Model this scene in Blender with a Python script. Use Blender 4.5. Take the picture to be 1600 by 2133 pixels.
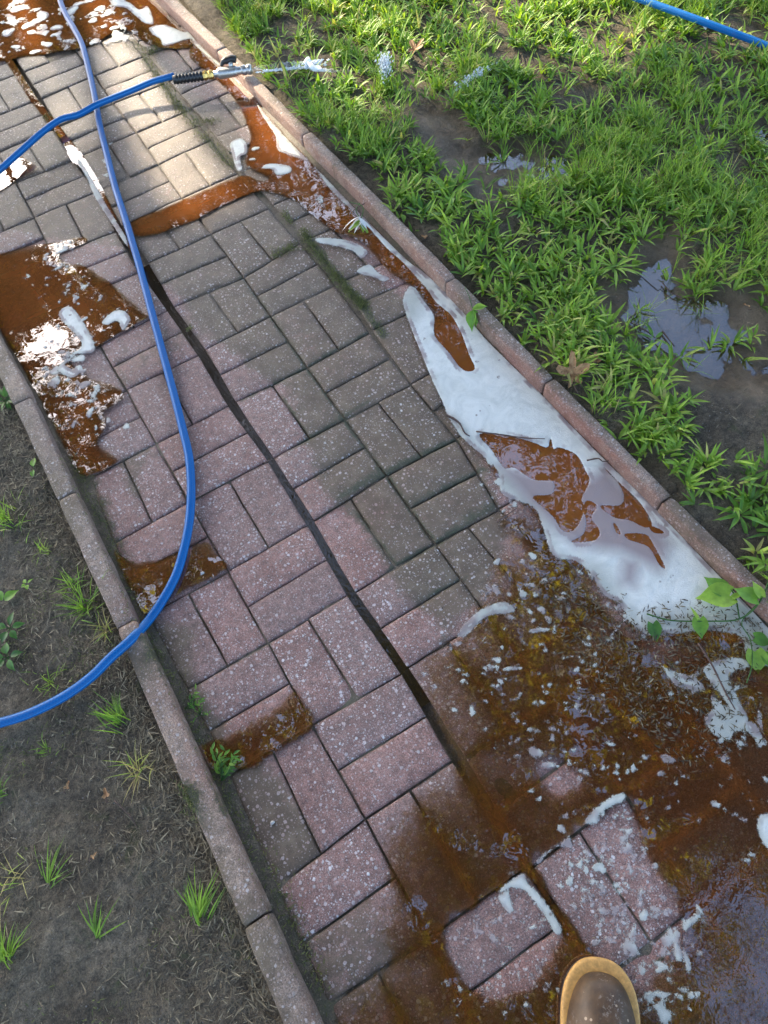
import bpy, math, random
import numpy as np
from mathutils import Vector, Matrix, Euler

random.seed(7)
rng = np.random.default_rng(11)
for o in list(bpy.data.objects):
    bpy.data.objects.remove(o)
SC = bpy.context.scene
COL = SC.collection

# ------------------------------------------------------------ camera
CAM = (-0.1426, -1.1727, 1.4120)
cd = bpy.data.cameras.new('camera')
cd.sensor_fit = 'VERTICAL'
cd.angle = 2 * math.atan(1066.5 / 1441.28)
cd.clip_start = 0.05
cd.clip_end = 400
cam = bpy.data.objects.new('camera', cd)
cam.location = CAM
cam.rotation_euler = (0.484646, 0.074801, -0.549538)
COL.objects.link(cam)
SC.camera = cam

# ------------------------------------------------------------ light
SUN_EL = math.radians(29)
SUN_DIR = Vector((-0.22, 1.0, 0)).normalized()          # horizontal direction towards the sun
W = bpy.data.worlds.new('World')
SC.world = W
W.use_nodes = True
wn = W.node_tree.nodes
wn.clear()
wo = wn.new('ShaderNodeOutputWorld')
wb = wn.new('ShaderNodeBackground')
ws = wn.new('ShaderNodeTexSky')
ws.sky_type = 'NISHITA'
ws.sun_disc = False
ws.sun_elevation = SUN_EL
ws.sun_rotation = math.atan2(SUN_DIR.x, SUN_DIR.y)
ws.air_density = 0.8
ws.dust_density = 1.4
ws.ozone_density = 0.8
W.node_tree.links.new(ws.outputs[0], wb.inputs[0])
wb.inputs[1].default_value = 0.15
W.node_tree.links.new(wb.outputs[0], wo.inputs[0])
sl = bpy.data.lights.new('sun', 'SUN')
sl.energy = 3.4
sl.angle = math.radians(0.6)
sl.color = (1.0, 0.87, 0.66)
so = bpy.data.objects.new('sun', sl)
sv = Vector((SUN_DIR.x * math.cos(SUN_EL), SUN_DIR.y * math.cos(SUN_EL), math.sin(SUN_EL)))
so.rotation_euler = sv.to_track_quat('Z', 'Y').to_euler()
so.location = (0, 0, 12)
COL.objects.link(so)
SC.view_settings.view_transform = 'Standard'
SC.view_settings.look = 'None'
SC.view_settings.gamma = 1
SC.view_settings.exposure = 2.22
SC.view_settings.use_curve_mapping = False

# ------------------------------------------------------------ helpers
def link(o, parent=None):
    COL.objects.link(o)
    if parent is not None:
        o.parent = parent
    return o

def tag(o, label=None, cat=None, group=None, kind=None):
    if label: o['label'] = label
    if cat: o['category'] = cat
    if group: o['group'] = group
    if kind: o['kind'] = kind
    return o

def empty(name, loc=(0, 0, 0)):
    o = bpy.data.objects.new(name, None)
    o.location = loc
    o.empty_display_size = 0.05
    return link(o)

def mesh_np(name, v, f, mat=None, parent=None, smooth=True, attrs=None, cols=None):
    """v (n,3), f (m,k) uniform faces; attrs {name: per-vertex float}"""
    v = np.asarray(v, dtype=np.float32)
    f = np.asarray(f, dtype=np.int32)
    me = bpy.data.meshes.new(name)
    me.vertices.add(len(v))
    me.vertices.foreach_set('co', v.ravel())
    k = f.shape[1]
    me.loops.add(f.size)
    me.loops.foreach_set('vertex_index', f.ravel())
    me.polygons.add(len(f))
    me.polygons.foreach_set('loop_start', np.arange(0, f.size, k, dtype=np.int32))
    me.polygons.foreach_set('loop_total', np.full(len(f), k, dtype=np.int32))
    me.update(calc_edges=True)
    me.polygons.foreach_set('use_smooth', np.full(len(f), smooth, dtype=bool))
    for a, d in (attrs or {}).items():
        at = me.attributes.new(a, 'FLOAT', 'POINT')
        at.data.foreach_set('value', np.asarray(d, dtype=np.float32).ravel())
    me.validate()
    if mat: me.materials.append(mat)
    return link(bpy.data.objects.new(name, me), parent)

def tube_arrays(path, rad, n=12, close=True, squash=None):
    """swept circle along path (list of Vectors); rad float or list"""
    P_ = [Vector(p) for p in path]
    m = len(P_)
    rs = [rad] * m if isinstance(rad, (int, float)) else list(rad)
    vs, fs = [], []
    t0 = (P_[1] - P_[0]).normalized()
    up = Vector((0, 0, 1)) if abs(t0.z) < 0.95 else Vector((1, 0, 0))
    nrm = (up - t0 * up.dot(t0)).normalized()
    for i in range(m):
        t = (P_[min(i + 1, m - 1)] - P_[max(i - 1, 0)]).normalized()
        nrm = (nrm - t * nrm.dot(t)).normalized()
        b = t.cross(nrm)
        for j in range(n):
            a = 2 * math.pi * j / n
            vs.append(P_[i] + (nrm * math.cos(a) + b * math.sin(a)) * rs[i])
    for i in range(m - 1):
        for j in range(n):
            k = (j + 1) % n
            fs.append((i * n + j, i * n + k, (i + 1) * n + k, (i + 1) * n + j))
    if close:
        for e, base in ((0, 0), (1, (m - 1) * n)):
            c = len(vs)
            vs.append(P_[0] if e == 0 else P_[-1])
            for j in range(n):
                k = (j + 1) % n
                q = (base + k, base + j, c) if e == 0 else (base + j, base + k, c)
                fs.append(q)
    return vs, fs

def mesh_py(name, vs, fs, mat=None, parent=None, smooth=True):
    me = bpy.data.meshes.new(name)
    me.from_pydata([tuple(v) for v in vs], [], fs)
    me.update()
    for p in me.polygons: p.use_smooth = smooth
    if mat: me.materials.append(mat)
    return link(bpy.data.objects.new(name, me), parent)

def tube(name, path, rad, mat, parent=None, n=12, smooth=True):
    vs, fs = tube_arrays(path, rad, n)
    return mesh_py(name, vs, fs, mat, parent, smooth)

def spline(pts, per=8):
    """Catmull-Rom through points"""
    p = [Vector(q) for q in pts]
    p = [p[0] * 2 - p[1]] + p + [p[-1] * 2 - p[-2]]
    out = []
    for i in range(1, len(p) - 2):
        for k in range(per):
            t = k / per
            a, b, c, d = p[i - 1], p[i], p[i + 1], p[i + 2]
            out.append(0.5 * ((2 * b) + (c - a) * t + (2 * a - 5 * b + 4 * c - d) * t * t + (3 * b - a - 3 * c + d) * t ** 3))
    out.append(p[-2])
    return out

def sdf(px, py, poly):
    """signed distance, positive inside"""
    P_ = np.asarray(poly, dtype=np.float64)
    d = np.full(px.shape, 1e9)
    inside = np.zeros(px.shape, dtype=bool)
    n = len(P_)
    for i in range(n):
        a, b = P_[i], P_[(i + 1) % n]
        ex, ey = b - a
        wx, wy = px - a[0], py - a[1]
        t = np.clip((wx * ex + wy * ey) / max(ex * ex + ey * ey, 1e-12), 0, 1)
        d = np.minimum(d, (wx - ex * t) ** 2 + (wy - ey * t) ** 2)
        if a[1] != b[1]:
            c = ((a[1] > py) != (b[1] > py)) & (px < (b[0] - a[0]) * (py - a[1]) / (b[1] - a[1]) + a[0])
            inside ^= c
    d = np.sqrt(d)
    return np.where(inside, d, -d)

def polyline_dist(px, py, L):
    d = np.full(px.shape, 1e9)
    for a, b in zip(L[:-1], L[1:]):
        ex, ey = b[0] - a[0], b[1] - a[1]
        wx, wy = px - a[0], py - a[1]
        t = np.clip((wx * ex + wy * ey) / max(ex * ex + ey * ey, 1e-12), 0, 1)
        d = np.minimum(d, (wx - ex * t) ** 2 + (wy - ey * t) ** 2)
    return np.sqrt(d)

_H = rng.random((256, 256))
def vnoise(x, y, s, o=0):
    x = np.asarray(x) * s + 13.7 * o + 40
    y = np.asarray(y) * s + 7.3 * o + 40
    xi, yi = np.floor(x).astype(int), np.floor(y).astype(int)
    fx, fy = x - xi, y - yi
    fx = fx * fx * (3 - 2 * fx); fy = fy * fy * (3 - 2 * fy)
    g = lambda a, b: _H[(a + o * 31) % 256, (b + o * 17) % 256]
    return (g(xi, yi) * (1 - fx) + g(xi + 1, yi) * fx) * (1 - fy) + (g(xi, yi + 1) * (1 - fx) + g(xi + 1, yi + 1) * fx) * fy
def fnoise(x, y, s, o=0, k=3):
    r = 0; a = 1; t = 0
    for i in range(k):
        r = r + a * vnoise(x, y, s * 2 ** i, o + i * 3); t += a; a *= 0.5
    return r / t

# ------------------------------------------------------------ materials
class NT:
    def __init__(self, name):
        self.m = bpy.data.materials.new(name)
        self.m.use_nodes = True
        self.t = self.m.node_tree
        self.t.nodes.clear()
        self.out = self.t.nodes.new('ShaderNodeOutputMaterial')
    def n(self, typ, **kw):
        nd = self.t.nodes.new(typ)
        for k, v in kw.items():
            if k.startswith('i_'):
                nd.inputs[k[2:].replace('_', ' ')].default_value = v
            else:
                setattr(nd, k, v)
        return nd
    def l(self, a, b): self.t.links.new(a, b)
    def coord(self): return self.n('ShaderNodeNewGeometry').outputs['Position']
    def noise(self, s, detail=4, rough=0.6, vec=None, dist=0):
        nd = self.n('ShaderNodeTexNoise')
        nd.inputs['Scale'].default_value = s
        nd.inputs['Detail'].default_value = detail
        nd.inputs['Roughness'].default_value = rough
        nd.inputs['Distortion'].default_value = dist
        self.l(vec or self.coord(), nd.inputs['Vector'])
        return nd.outputs['Fac']
    def ramp(self, fac, stops, interp='LINEAR'):
        nd = self.n('ShaderNodeValToRGB')
        cr = nd.color_ramp
        cr.interpolation = interp
        while len(cr.elements) < len(stops): cr.elements.new(0.5)
        for e, (p, c) in zip(cr.elements, stops):
            e.position = p
            e.color = (c[0], c[1], c[2], 1) if not isinstance(c, (int, float)) else (c, c, c, 1)
        self.l(fac, nd.inputs[0])
        return nd.outputs[0]
    def math(self, op, a, b=None, c=None, clamp=False):
        nd = self.n('ShaderNodeMath', operation=op, use_clamp=clamp)
        for i, x in enumerate((a, b, c)):
            if x is None: continue
            if isinstance(x, (int, float)): nd.inputs[i].default_value = x
            else: self.l(x, nd.inputs[i])
        return nd.outputs[0]
    def mix(self, fac, a, b, blend='MIX'):
        nd = self.n('ShaderNodeMix', data_type='RGBA', blend_type=blend)
        for i, x in ((0, fac), (6, a), (7, b)):
            if isinstance(x, (int, float)): nd.inputs[i].default_value = x
            elif isinstance(x, (tuple, list)): nd.inputs[i].default_value = (x[0], x[1], x[2], 1)
            else: self.l(x, nd.inputs[i])
        return nd.outputs[2]
    def attr(self, name):
        nd = self.n('ShaderNodeAttribute', attribute_name=name)
        return nd.outputs['Fac']
    def sstep(self, x, lo, hi):
        nd = self.n('ShaderNodeMapRange', interpolation_type='SMOOTHSTEP')
        self.l(x, nd.inputs[0])
        nd.inputs[1].default_value = lo; nd.inputs[2].default_value = hi
        return nd.outputs[0]
    def bump(self, h, strength=0.5, dist=0.002, normal=None):
        nd = self.n('ShaderNodeBump')
        nd.inputs['Strength'].default_value = strength
        nd.inputs['Distance'].default_value = dist
        self.l(h, nd.inputs['Height'])
        if normal is not None: self.l(normal, nd.inputs['Normal'])
        return nd.outputs[0]
    def prin(self, col, rough=0.6, normal=None, spec=0.5, **kw):
        nd = self.n('ShaderNodeBsdfPrincipled')
        for nm, x in (('Base Color', col), ('Roughness', rough)):
            if isinstance(x, (int, float)): nd.inputs[nm].default_value = x
            elif isinstance(x, (tuple, list)): nd.inputs[nm].default_value = (x[0], x[1], x[2], 1)
            else: self.l(x, nd.inputs[nm])
        nd.inputs['Specular IOR Level'].default_value = spec
        if normal is not None: self.l(normal, nd.inputs['Normal'])
        for k, v in kw.items(): nd.inputs[k.replace('_', ' ')].default_value = v
        return nd.outputs[0]
    def done(self, sh):
        self.l(sh, self.out.inputs['Surface'])
        return self.m

def aggregate(nt, vec, scale, keep, rnd_lo=0.2):
    """pebble mask + pebble tint from a Voronoi lattice"""
    v = nt.n('ShaderNodeTexVoronoi', feature='F1')
    v.inputs['Scale'].default_value = scale
    v.inputs['Randomness'].default_value = 1
    nt.l(vec, v.inputs['Vector'])
    sx = nt.n('ShaderNodeSeparateColor')
    nt.l(v.outputs['Color'], sx.inputs[0])
    pick = nt.math('GREATER_THAN', sx.outputs[0], 1 - keep)
    size = nt.math('MULTIPLY_ADD', sx.outputs[1], 0.28, 0.18)
    inside = nt.math('SUBTRACT', size, v.outputs['Distance'])
    m = nt.math('MULTIPLY', inside, 14, clamp=True)
    return nt.math('MULTIPLY', m, pick), sx.outputs[2]

def paver_material(name, kerb=False):
    nt = NT(name)
    pos = nt.coord()
    warp = nt.n('ShaderNodeTexNoise'); warp.inputs['Scale'].default_value = 160; nt.l(pos, warp.inputs['Vector'])
    vm = nt.n('ShaderNodeVectorMath', operation='MULTIPLY_ADD')
    nt.l(warp.outputs['Color'], vm.inputs[0]); vm.inputs[1].default_value = (0.004, 0.004, 0.004); nt.l(pos, vm.inputs[2])
    wp = vm.outputs[0]
    n1 = nt.noise(9, 4, 0.6, pos); n2 = nt.noise(55, 4, 0.7, pos); n3 = nt.noise(420, 3, 0.7, pos)
    if kerb:
        base = nt.ramp(n1, [(0.3, (0.20, 0.115, 0.082)), (0.5, (0.25, 0.17, 0.12)), (0.72, (0.33, 0.24, 0.175))])
    else:
        base = nt.ramp(n1, [(0.3, (0.195, 0.088, 0.066)), (0.5, (0.255, 0.130, 0.102)), (0.72, (0.33, 0.185, 0.15))])
    oi = nt.n('ShaderNodeObjectInfo')
    base = nt.mix(nt.math('MULTIPLY', oi.outputs['Random'], 0.55), base, (0.17, 0.115, 0.098) if not kerb else (0.11, 0.085, 0.07))
    base = nt.mix(1.0, base, nt.ramp(n2, [(0.25, 0.5), (0.75, 1.6)]), 'MULTIPLY')
    base = nt.mix(1.0, base, nt.ramp(n3, [(0.28, 0.2), (0.75, 2.0)]), 'MULTIPLY')
    m1, t1 = aggregate(nt, wp, 235, 0.75)
    m2, t2 = aggregate(nt, wp, 115, 0.50)
    m3, t3 = aggregate(nt, wp, 620, 0.6)
    peb = [(0.0, (0.85, 0.80, 0.77)), (0.25, (0.60, 0.46, 0.42)), (0.5, (0.80, 0.76, 0.74)), (0.7, (0.36, 0.35, 0.33)), (0.85, (0.5, 0.38, 0.33)), (1, (0.72, 0.70, 0.68))]
    pk = 0.6 if kerb else 1.0
    pd = nt.attr('paste')                        # 1 = aggregate worn bare, 0 = still covered
    pdm = nt.math('MULTIPLY_ADD', nt.math('MULTIPLY', pd, nt.ramp(nt.noise(26, 4, 0.7, pos), [(0.35, 0.25), (0.6, 1.0)])), 0.85, 0.15)
    c = nt.mix(nt.math('MULTIPLY', nt.math('MULTIPLY', m3, 0.55 * pk), pdm), base, nt.ramp(t3, peb))
    c = nt.mix(nt.math('MULTIPLY', nt.math('MULTIPLY', m1, 0.8 * pk), pdm), c, nt.ramp(t1, peb))
    c = nt.mix(nt.math('MULTIPLY', nt.math('MULTIPLY', m2, 0.95 * pk), pdm), c, nt.ramp(t2, peb))
    # grime: brown silt and green algae lying over the stone, pebbles still peeping through
    dirt = nt.attr('dirt'); moss = nt.attr('moss'); red = nt.attr('red')
    cover = nt.math('MULTIPLY_ADD', nt.noise(30, 6, 0.72, pos), 1.5, -0.75)
    fine = nt.math('MULTIPLY_ADD', nt.noise(300, 3, 0.7, pos), 0.8, -0.4)
    rd = nt.math('ADD', nt.math('ADD', red, cover), 0, clamp=True)
    c = nt.mix(nt.math('MULTIPLY', rd, 0.55), c, (0.30, 0.07, 0.045))
    dd = nt.math('ADD', nt.math('ADD', dirt, cover), fine)
    dd = nt.sstep(dd, 0.2, 0.8)
    dirtc = nt.ramp(nt.noise(24, 4, 0.65, pos), [(0.3, (0.060, 0.044, 0.022)), (0.55, (0.115, 0.086, 0.048)), (0.75, (0.20, 0.155, 0.098))])
    keepp = nt.math('MAXIMUM', nt.math('MULTIPLY', m2, 0.72), nt.math('MULTIPLY', m1, 0.5))
    c = nt.mix(nt.math('MULTIPLY', nt.math('MULTIPLY', dd, 0.86), nt.math('SUBTRACT', 1.0, keepp)), c, dirtc)
    mm = nt.math('ADD', nt.math('ADD', moss, cover), fine)
    mm = nt.sstep(mm, 0.35, 0.95)
    mossc = nt.ramp(nt.noise(200, 3, 0.7, pos), [(0.3, (0.018, 0.022, 0.010)), (0.6, (0.045, 0.058, 0.020)), (0.8, (0.10, 0.11, 0.04))])
    c = nt.mix(nt.math('MULTIPLY', mm, 0.85), c, mossc)
    h = nt.math('ADD', nt.math('MULTIPLY', n3, 1.0), nt.math('ADD', nt.math('MULTIPLY', m2, 0.9), nt.math('MULTIPLY', m1, 0.6)))
    h = nt.math('ADD', h, nt.math('MULTIPLY', nt.noise(900, 2, 0.6, pos), 0.6))
    h2 = nt.math('ADD', h, nt.math('MULTIPLY', n2, 0.8))
    nrm = nt.bump(h2, 0.9, 0.0022)
    wet = nt.attr('wet')
    rough = nt.math('SUBTRACT', nt.math('MULTIPLY_ADD', n2, 0.25, 0.45), nt.math('MULTIPLY', wet, 0.3))
    c = nt.mix(nt.math('MULTIPLY', wet, 0.35), c, (0.04, 0.02, 0.014))
    return nt.done(nt.prin(c, rough, nrm, 0.5))

M_PAVER = paver_material('paver_stone')
M_KERB = paver_material('kerb_concrete', True)

def soil_material():
    nt = NT('soil')
    pos = nt.coord()
    n1 = nt.noise(7, 6, 0.65, pos); n2 = nt.noise(70, 5, 0.75, pos); n3 = nt.noise(350, 3, 0.75, pos)
    c = nt.ramp(n1, [(0.3, (0.065, 0.048, 0.028)), (0.5, (0.14, 0.110, 0.070)), (0.75, (0.23, 0.19, 0.13))])
    c = nt.mix(1.0, c, nt.ramp(n2, [(0.3, 0.35), (0.7, 1.7)]), 'MULTIPLY')
    c = nt.mix(1.0, c, nt.ramp(n3, [(0.3, 0.45), (0.75, 1.9)]), 'MULTIPLY')
    m, t = aggregate(nt, pos, 260, 0.16)
    c = nt.mix(nt.math('MULTIPLY', m, 0.75), c, nt.ramp(t, [(0, (0.24, 0.22, 0.18)), (0.5, (0.15, 0.12, 0.08)), (1, (0.38, 0.36, 0.32))]))
    mo = nt.sstep(nt.noise(11, 5, 0.7, pos, 0.6), 0.56, 0.7)
    c = nt.mix(nt.math('MULTIPLY', mo, 0.75), c, nt.ramp(n3, [(0.3, (0.03, 0.04, 0.012)), (0.7, (0.11, 0.12, 0.045))]))
    wet = nt.attr('wet')
    c = nt.mix(nt.math('MULTIPLY', wet, 0.75), c, nt.ramp(n1, [(0.3, (0.06, 0.04, 0.022)), (0.45, (0.15, 0.10, 0.058)), (0.62, (0.30, 0.215, 0.135))]))
    h = nt.math('ADD', nt.math('MULTIPLY', n2, 2.2), nt.math('ADD', n3, nt.math('MULTIPLY', m, 0.6)))
    nrm = nt.bump(h, 1.0, 0.011)
    rough = nt.math('SUBTRACT', 0.85, nt.math('MULTIPLY', wet, 0.5))
    return nt.done(nt.prin(c, rough, nrm, 0.4))
M_SOIL = soil_material()

def bed_material():
    nt = NT('joint_silt')
    pos = nt.coord()
    n = nt.noise(40, 5, 0.7, pos); n3 = nt.noise(300, 3, 0.7, pos)
    c = nt.ramp(n, [(0.3, (0.045, 0.033, 0.020)), (0.55, (0.10, 0.074, 0.046)), (0.75, (0.17, 0.13, 0.086))])
    c = nt.mix(1.0, c, nt.ramp(n3, [(0.3, 0.5), (0.7, 1.7)]), 'MULTIPLY')
    c = nt.mix(nt.math('MULTIPLY', nt.sstep(nt.noise(18, 5, 0.7, pos), 0.48, 0.66), 0.6), c, (0.055, 0.062, 0.024))
    m, t = aggregate(nt, pos, 240, 0.3)
    c = nt.mix(nt.math('MULTIPLY', m, 0.6), c, nt.ramp(t, [(0, (0.3, 0.26, 0.2)), (1, (0.16, 0.11, 0.07))]))
    return nt.done(nt.prin(c, 0.5, nt.bump(n3, 0.8, 0.004), 0.5))
M_BED = bed_material()

def water_material(name, deep, k, ripple=1.0, spec=1.0):
    nt = NT(name)
    pos = nt.coord()
    dep = nt.attr('depth')                       # metres of muddy water
    edge = nt.math('MULTIPLY_ADD', nt.noise(120, 4, 0.7, pos), 0.0032, -0.0016)
    d = nt.math('ADD', dep, edge)
    mask = nt.sstep(d, 0.0, 0.0006)
    murk = nt.math('SUBTRACT', 1.0, nt.math('POWER', 2.718, nt.math('MULTIPLY', nt.math('MAXIMUM', d, 0.0), -k)))
    swirl = nt.noise(5, 5, 0.6, pos, 1.6)
    murk = nt.math('MULTIPLY', murk, nt.ramp(swirl, [(0.3, 0.84), (0.65, 1.0)]), clamp=True)
    col = nt.mix(nt.ramp(swirl, [(0.35, 0.0), (0.65, 1.0)]), deep, (deep[0] * 0.72, deep[1] * 0.78, deep[2] * 0.8))
    dif = nt.n('ShaderNodeBsdfDiffuse'); nt.l(col, dif.inputs[0])
    tr = nt.n('ShaderNodeBsdfTransparent')
    tint = nt.mix(nt.sstep(d, 0.0, 0.006), (0.88, 0.80, 0.70), (0.55, 0.36, 0.20))
    nt.l(tint, tr.inputs[0])
    body = nt.n('ShaderNodeMixShader'); nt.l(murk, body.inputs[0]); nt.l(tr.outputs[0], body.inputs[1]); nt.l(dif.outputs[0], body.inputs[2])
    r1 = nt.noise(22, 2, 0.5, pos, 0.8); r2 = nt.noise(55, 2, 0.5, pos, 1.2)
    h = nt.math('ADD', nt.math('MULTIPLY', r1, 0.7), nt.math('MULTIPLY', nt.math('MULTIPLY', r2, 0.22), nt.attr('chop')))
    nrm = nt.bump(h, 0.35 * ripple, 0.0009)
    gl = nt.n('ShaderNodeBsdfGlossy'); gl.inputs['Roughness'].default_value = 0.015; nt.l(nrm, gl.inputs['Normal'])
    fr = nt.n('ShaderNodeFresnel'); fr.inputs[0].default_value = 1.36; nt.l(nrm, fr.inputs['Normal'])
    frs = nt.math('MULTIPLY', nt.math('MULTIPLY_ADD', fr.outputs[0], 0.9 * spec, 0.17 * spec, clamp=True), nt.ramp(nt.sstep(d, 0.0, 0.0016), [(0, 0.15), (1, 1.0)]))
    sh = nt.n('ShaderNodeMixShader'); nt.l(frs, sh.inputs[0]); nt.l(body.outputs[0], sh.inputs[1]); nt.l(gl.outputs[0], sh.inputs[2])
    tr2 = nt.n('ShaderNodeBsdfTransparent')
    fin = nt.n('ShaderNodeMixShader'); nt.l(mask, fin.inputs[0]); nt.l(tr2.outputs[0], fin.inputs[1]); nt.l(sh.outputs[0], fin.inputs[2])
    return nt.done(fin.outputs[0])
M_WATER = water_material('muddy_water', (0.27, 0.080, 0.020), 155)
M_GROOVE = water_material('groove_water', (0.022, 0.014, 0.009), 150, 0.8, 0.35)
M_PUDDLE = water_material('lawn_puddle_water', (0.15, 0.10, 0.06), 130, 0.8, 0.75)

def foam_material():
    nt = NT('soap_foam')
    pos = nt.coord()
    s = nt.attr('cover')                         # metres inside the foam outline
    thin = nt.attr('film')
    br = nt.attr('broken')
    e1 = nt.math('MULTIPLY_ADD', nt.noise(170, 5, 0.75, pos, 0.8), 0.015, -0.0075)
    e2 = nt.math('MULTIPLY_ADD', nt.noise(420, 3, 0.7, pos), 0.004, -0.002)
    d = nt.math('ADD', nt.math('ADD', s, nt.math('MULTIPLY', e1, nt.math('MULTIPLY_ADD', br, 0.75, 0.3))), e2)
    op = nt.math('MULTIPLY', nt.sstep(nt.math('DIVIDE', d, nt.math('MULTIPLY_ADD', br, 1.6, 1.0)), 0.0, 0.0016), nt.math('MULTIPLY_ADD', br, -0.18, 1.0))
    flow = nt.noise(16, 5, 0.65, pos, 1.5)
    v = nt.n('ShaderNodeTexVoronoi', feature='F1'); v.inputs['Scale'].default_value = 520; nt.l(pos, v.inputs['Vector'])
    col = nt.ramp(flow, [(0.25, (0.48, 0.50, 0.45)), (0.6, (0.65, 0.66, 0.60))])
    col = nt.mix(nt.math('MULTIPLY', br, 0.45), col, (0.38, 0.39, 0.31))
    sp, st = aggregate(nt, pos, 70, 0.10)
    speck = nt.math('MULTIPLY', sp, nt.sstep(nt.noise(30, 3, 0.6, pos), 0.55, 0.62))
    col = nt.mix(nt.math('MULTIPLY', speck, 0.65), col, (0.10, 0.06, 0.035))
    pin = nt.math('SUBTRACT', 1.0, nt.sstep(v.outputs['Distance'], 0.05, 0.25))
    col = nt.mix(nt.math('MULTIPLY', pin, nt.math('MULTIPLY_ADD', br, 0.45, 0.16)), col, (0.22, 0.20, 0.16))
    filmc = nt.mix(thin, col, (0.40, 0.34, 0.33))
    h = nt.math('ADD', nt.math('MULTIPLY', v.outputs['Distance'], -0.6), nt.math('ADD', nt.noise(140, 4, 0.6, pos), nt.math('MULTIPLY', nt.sstep(d, 0, 0.004), 0.5)))
    nrm = nt.bump(h, 0.55, 0.0018)
    b = nt.prin(filmc, 0.38, nrm, 0.4)
    a2 = nt.math('MULTIPLY', op, nt.math('SUBTRACT', 1.0, nt.math('MULTIPLY', thin, 0.34)))
    tr = nt.n('ShaderNodeBsdfTransparent')
    mx = nt.n('ShaderNodeMixShader'); nt.l(a2, mx.inputs[0]); nt.l(tr.outputs[0], mx.inputs[1]); nt.l(b, mx.inputs[2])
    return nt.done(mx.outputs[0])
M_FOAM = foam_material()

def leaf_material(name, stops, trans=0.35, rough=0.45, hue='tint'):
    nt = NT(name)
    t = nt.attr(hue)
    c = nt.ramp(t, stops)
    c = nt.mix(1.0, c, nt.ramp(nt.noise(60, 3, 0.6), [(0.3, 0.75), (0.7, 1.25)]), 'MULTIPLY')
    p = nt.prin(c, rough, None, 0.4)
    tl = nt.n('ShaderNodeBsdfTranslucent')
    cc = nt.mix(1.0, c, (1.5, 1.5, 0.55), 'MULTIPLY')
    nt.l(cc, tl.inputs[0])
    mx = nt.n('ShaderNodeMixShader'); mx.inputs[0].default_value = trans
    nt.l(p, mx.inputs[1]); nt.l(tl.outputs[0], mx.inputs[2])
    return nt.done(mx.outputs[0])
M_GRASS = leaf_material('grass_blade', [(0.0, (0.07, 0.15, 0.022)), (0.35, (0.15, 0.28, 0.032)), (0.7, (0.26, 0.40, 0.05)), (0.9, (0.36, 0.44, 0.09)), (1.0, (0.44, 0.36, 0.15))])
M_WEED = leaf_material('weed_leaf', [(0.0, (0.05, 0.13, 0.03)), (0.5, (0.12, 0.27, 0.035)), (1.0, (0.28, 0.42, 0.06))])
M_MOSS = leaf_material('moss', [(0.0, (0.035, 0.038, 0.014)), (0.5, (0.085, 0.095, 0.03)), (1.0, (0.19, 0.20, 0.06))], 0.15, 0.7)
M_STRAW = leaf_material('straw', [(0.0, (0.045, 0.033, 0.02)), (0.5, (0.14, 0.11, 0.065)), (1.0, (0.36, 0.30, 0.19))], 0.1, 0.7)
M_TREELEAF_SHADED = leaf_material('shaded_tree_leaf', [(0.0, (0.02, 0.032, 0.010)), (0.6, (0.045, 0.06, 0.014)), (1.0, (0.12, 0.11, 0.03))], 0.25, 0.5)  # shade put into the leaf colour, for crowns that reflect as unlit
M_TREELEAF_SUNLIT = leaf_material('sunlit_tree_leaf', [(0.0, (0.035, 0.045, 0.010)), (0.5, (0.11, 0.115, 0.02)), (1.0, (0.42, 0.36, 0.05))], 0.5, 0.5)  # sunlit yellow put into the leaf colour, seen in the water reflections

def simple(name, col, rough=0.5, metal=0.0, nscale=60, var=0.35, bump=0.3, bd=0.001, coat=0.0):
    nt = NT(name)
    oc = nt.n('ShaderNodeTexCoord').outputs['Object']
    n = nt.noise(nscale, 5, 0.65, oc)
    c = nt.mix(1.0, col, nt.ramp(n, [(0.25, 1 - var), (0.75, 1 + var)]), 'MULTIPLY')
    r = nt.math('MULTIPLY_ADD', n, 0.3, rough - 0.15)
    p = nt.prin(c, r, nt.bump(n, bump, bd), 0.5, Metallic=metal, Coat_Weight=coat)
    return nt.done(p)
M_BARK = simple('bark', (0.09, 0.065, 0.045), 0.9, 0, 14, 0.5, 1.0, 0.02)
M_TWIG = simple('twig_bark', (0.075, 0.04, 0.028), 0.6, 0, 300, 0.5, 0.6, 0.001)
M_BLACK = simple('black_rubber', (0.012, 0.012, 0.013), 0.4, 0, 200, 0.5, 0.3)
M_BRASS = simple('brass', (0.62, 0.42, 0.13), 0.3, 1.0, 200, 0.3, 0.3)
M_STEEL = simple('dull_nickel', (0.46, 0.45, 0.42), 0.36, 0.9, 250, 0.3, 0.4)
M_RAND = simple('tan_rubber_rand', (0.50, 0.27, 0.075), 0.6, 0, 160, 0.35, 0.5)
def dryleaf():
    nt = NT('dry_leaf')
    oc = nt.coord()
    n = nt.noise(90, 5, 0.7, oc)
    c = nt.ramp(n, [(0.3, (0.16, 0.065, 0.022)), (0.55, (0.34, 0.19, 0.08)), (0.75, (0.46, 0.32, 0.17))])
    m, t = aggregate(nt, oc, 260, 0.15)
    c = nt.mix(m, c, (0.04, 0.02, 0.012))
    return nt.done(nt.prin(c, 0.6, nt.bump(n, 0.5, 0.002), 0.3))
M_DRY = dryleaf()
M_PALE = simple('pale_scrap', (0.62, 0.60, 0.55), 0.6, 0, 200, 0.25)

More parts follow.
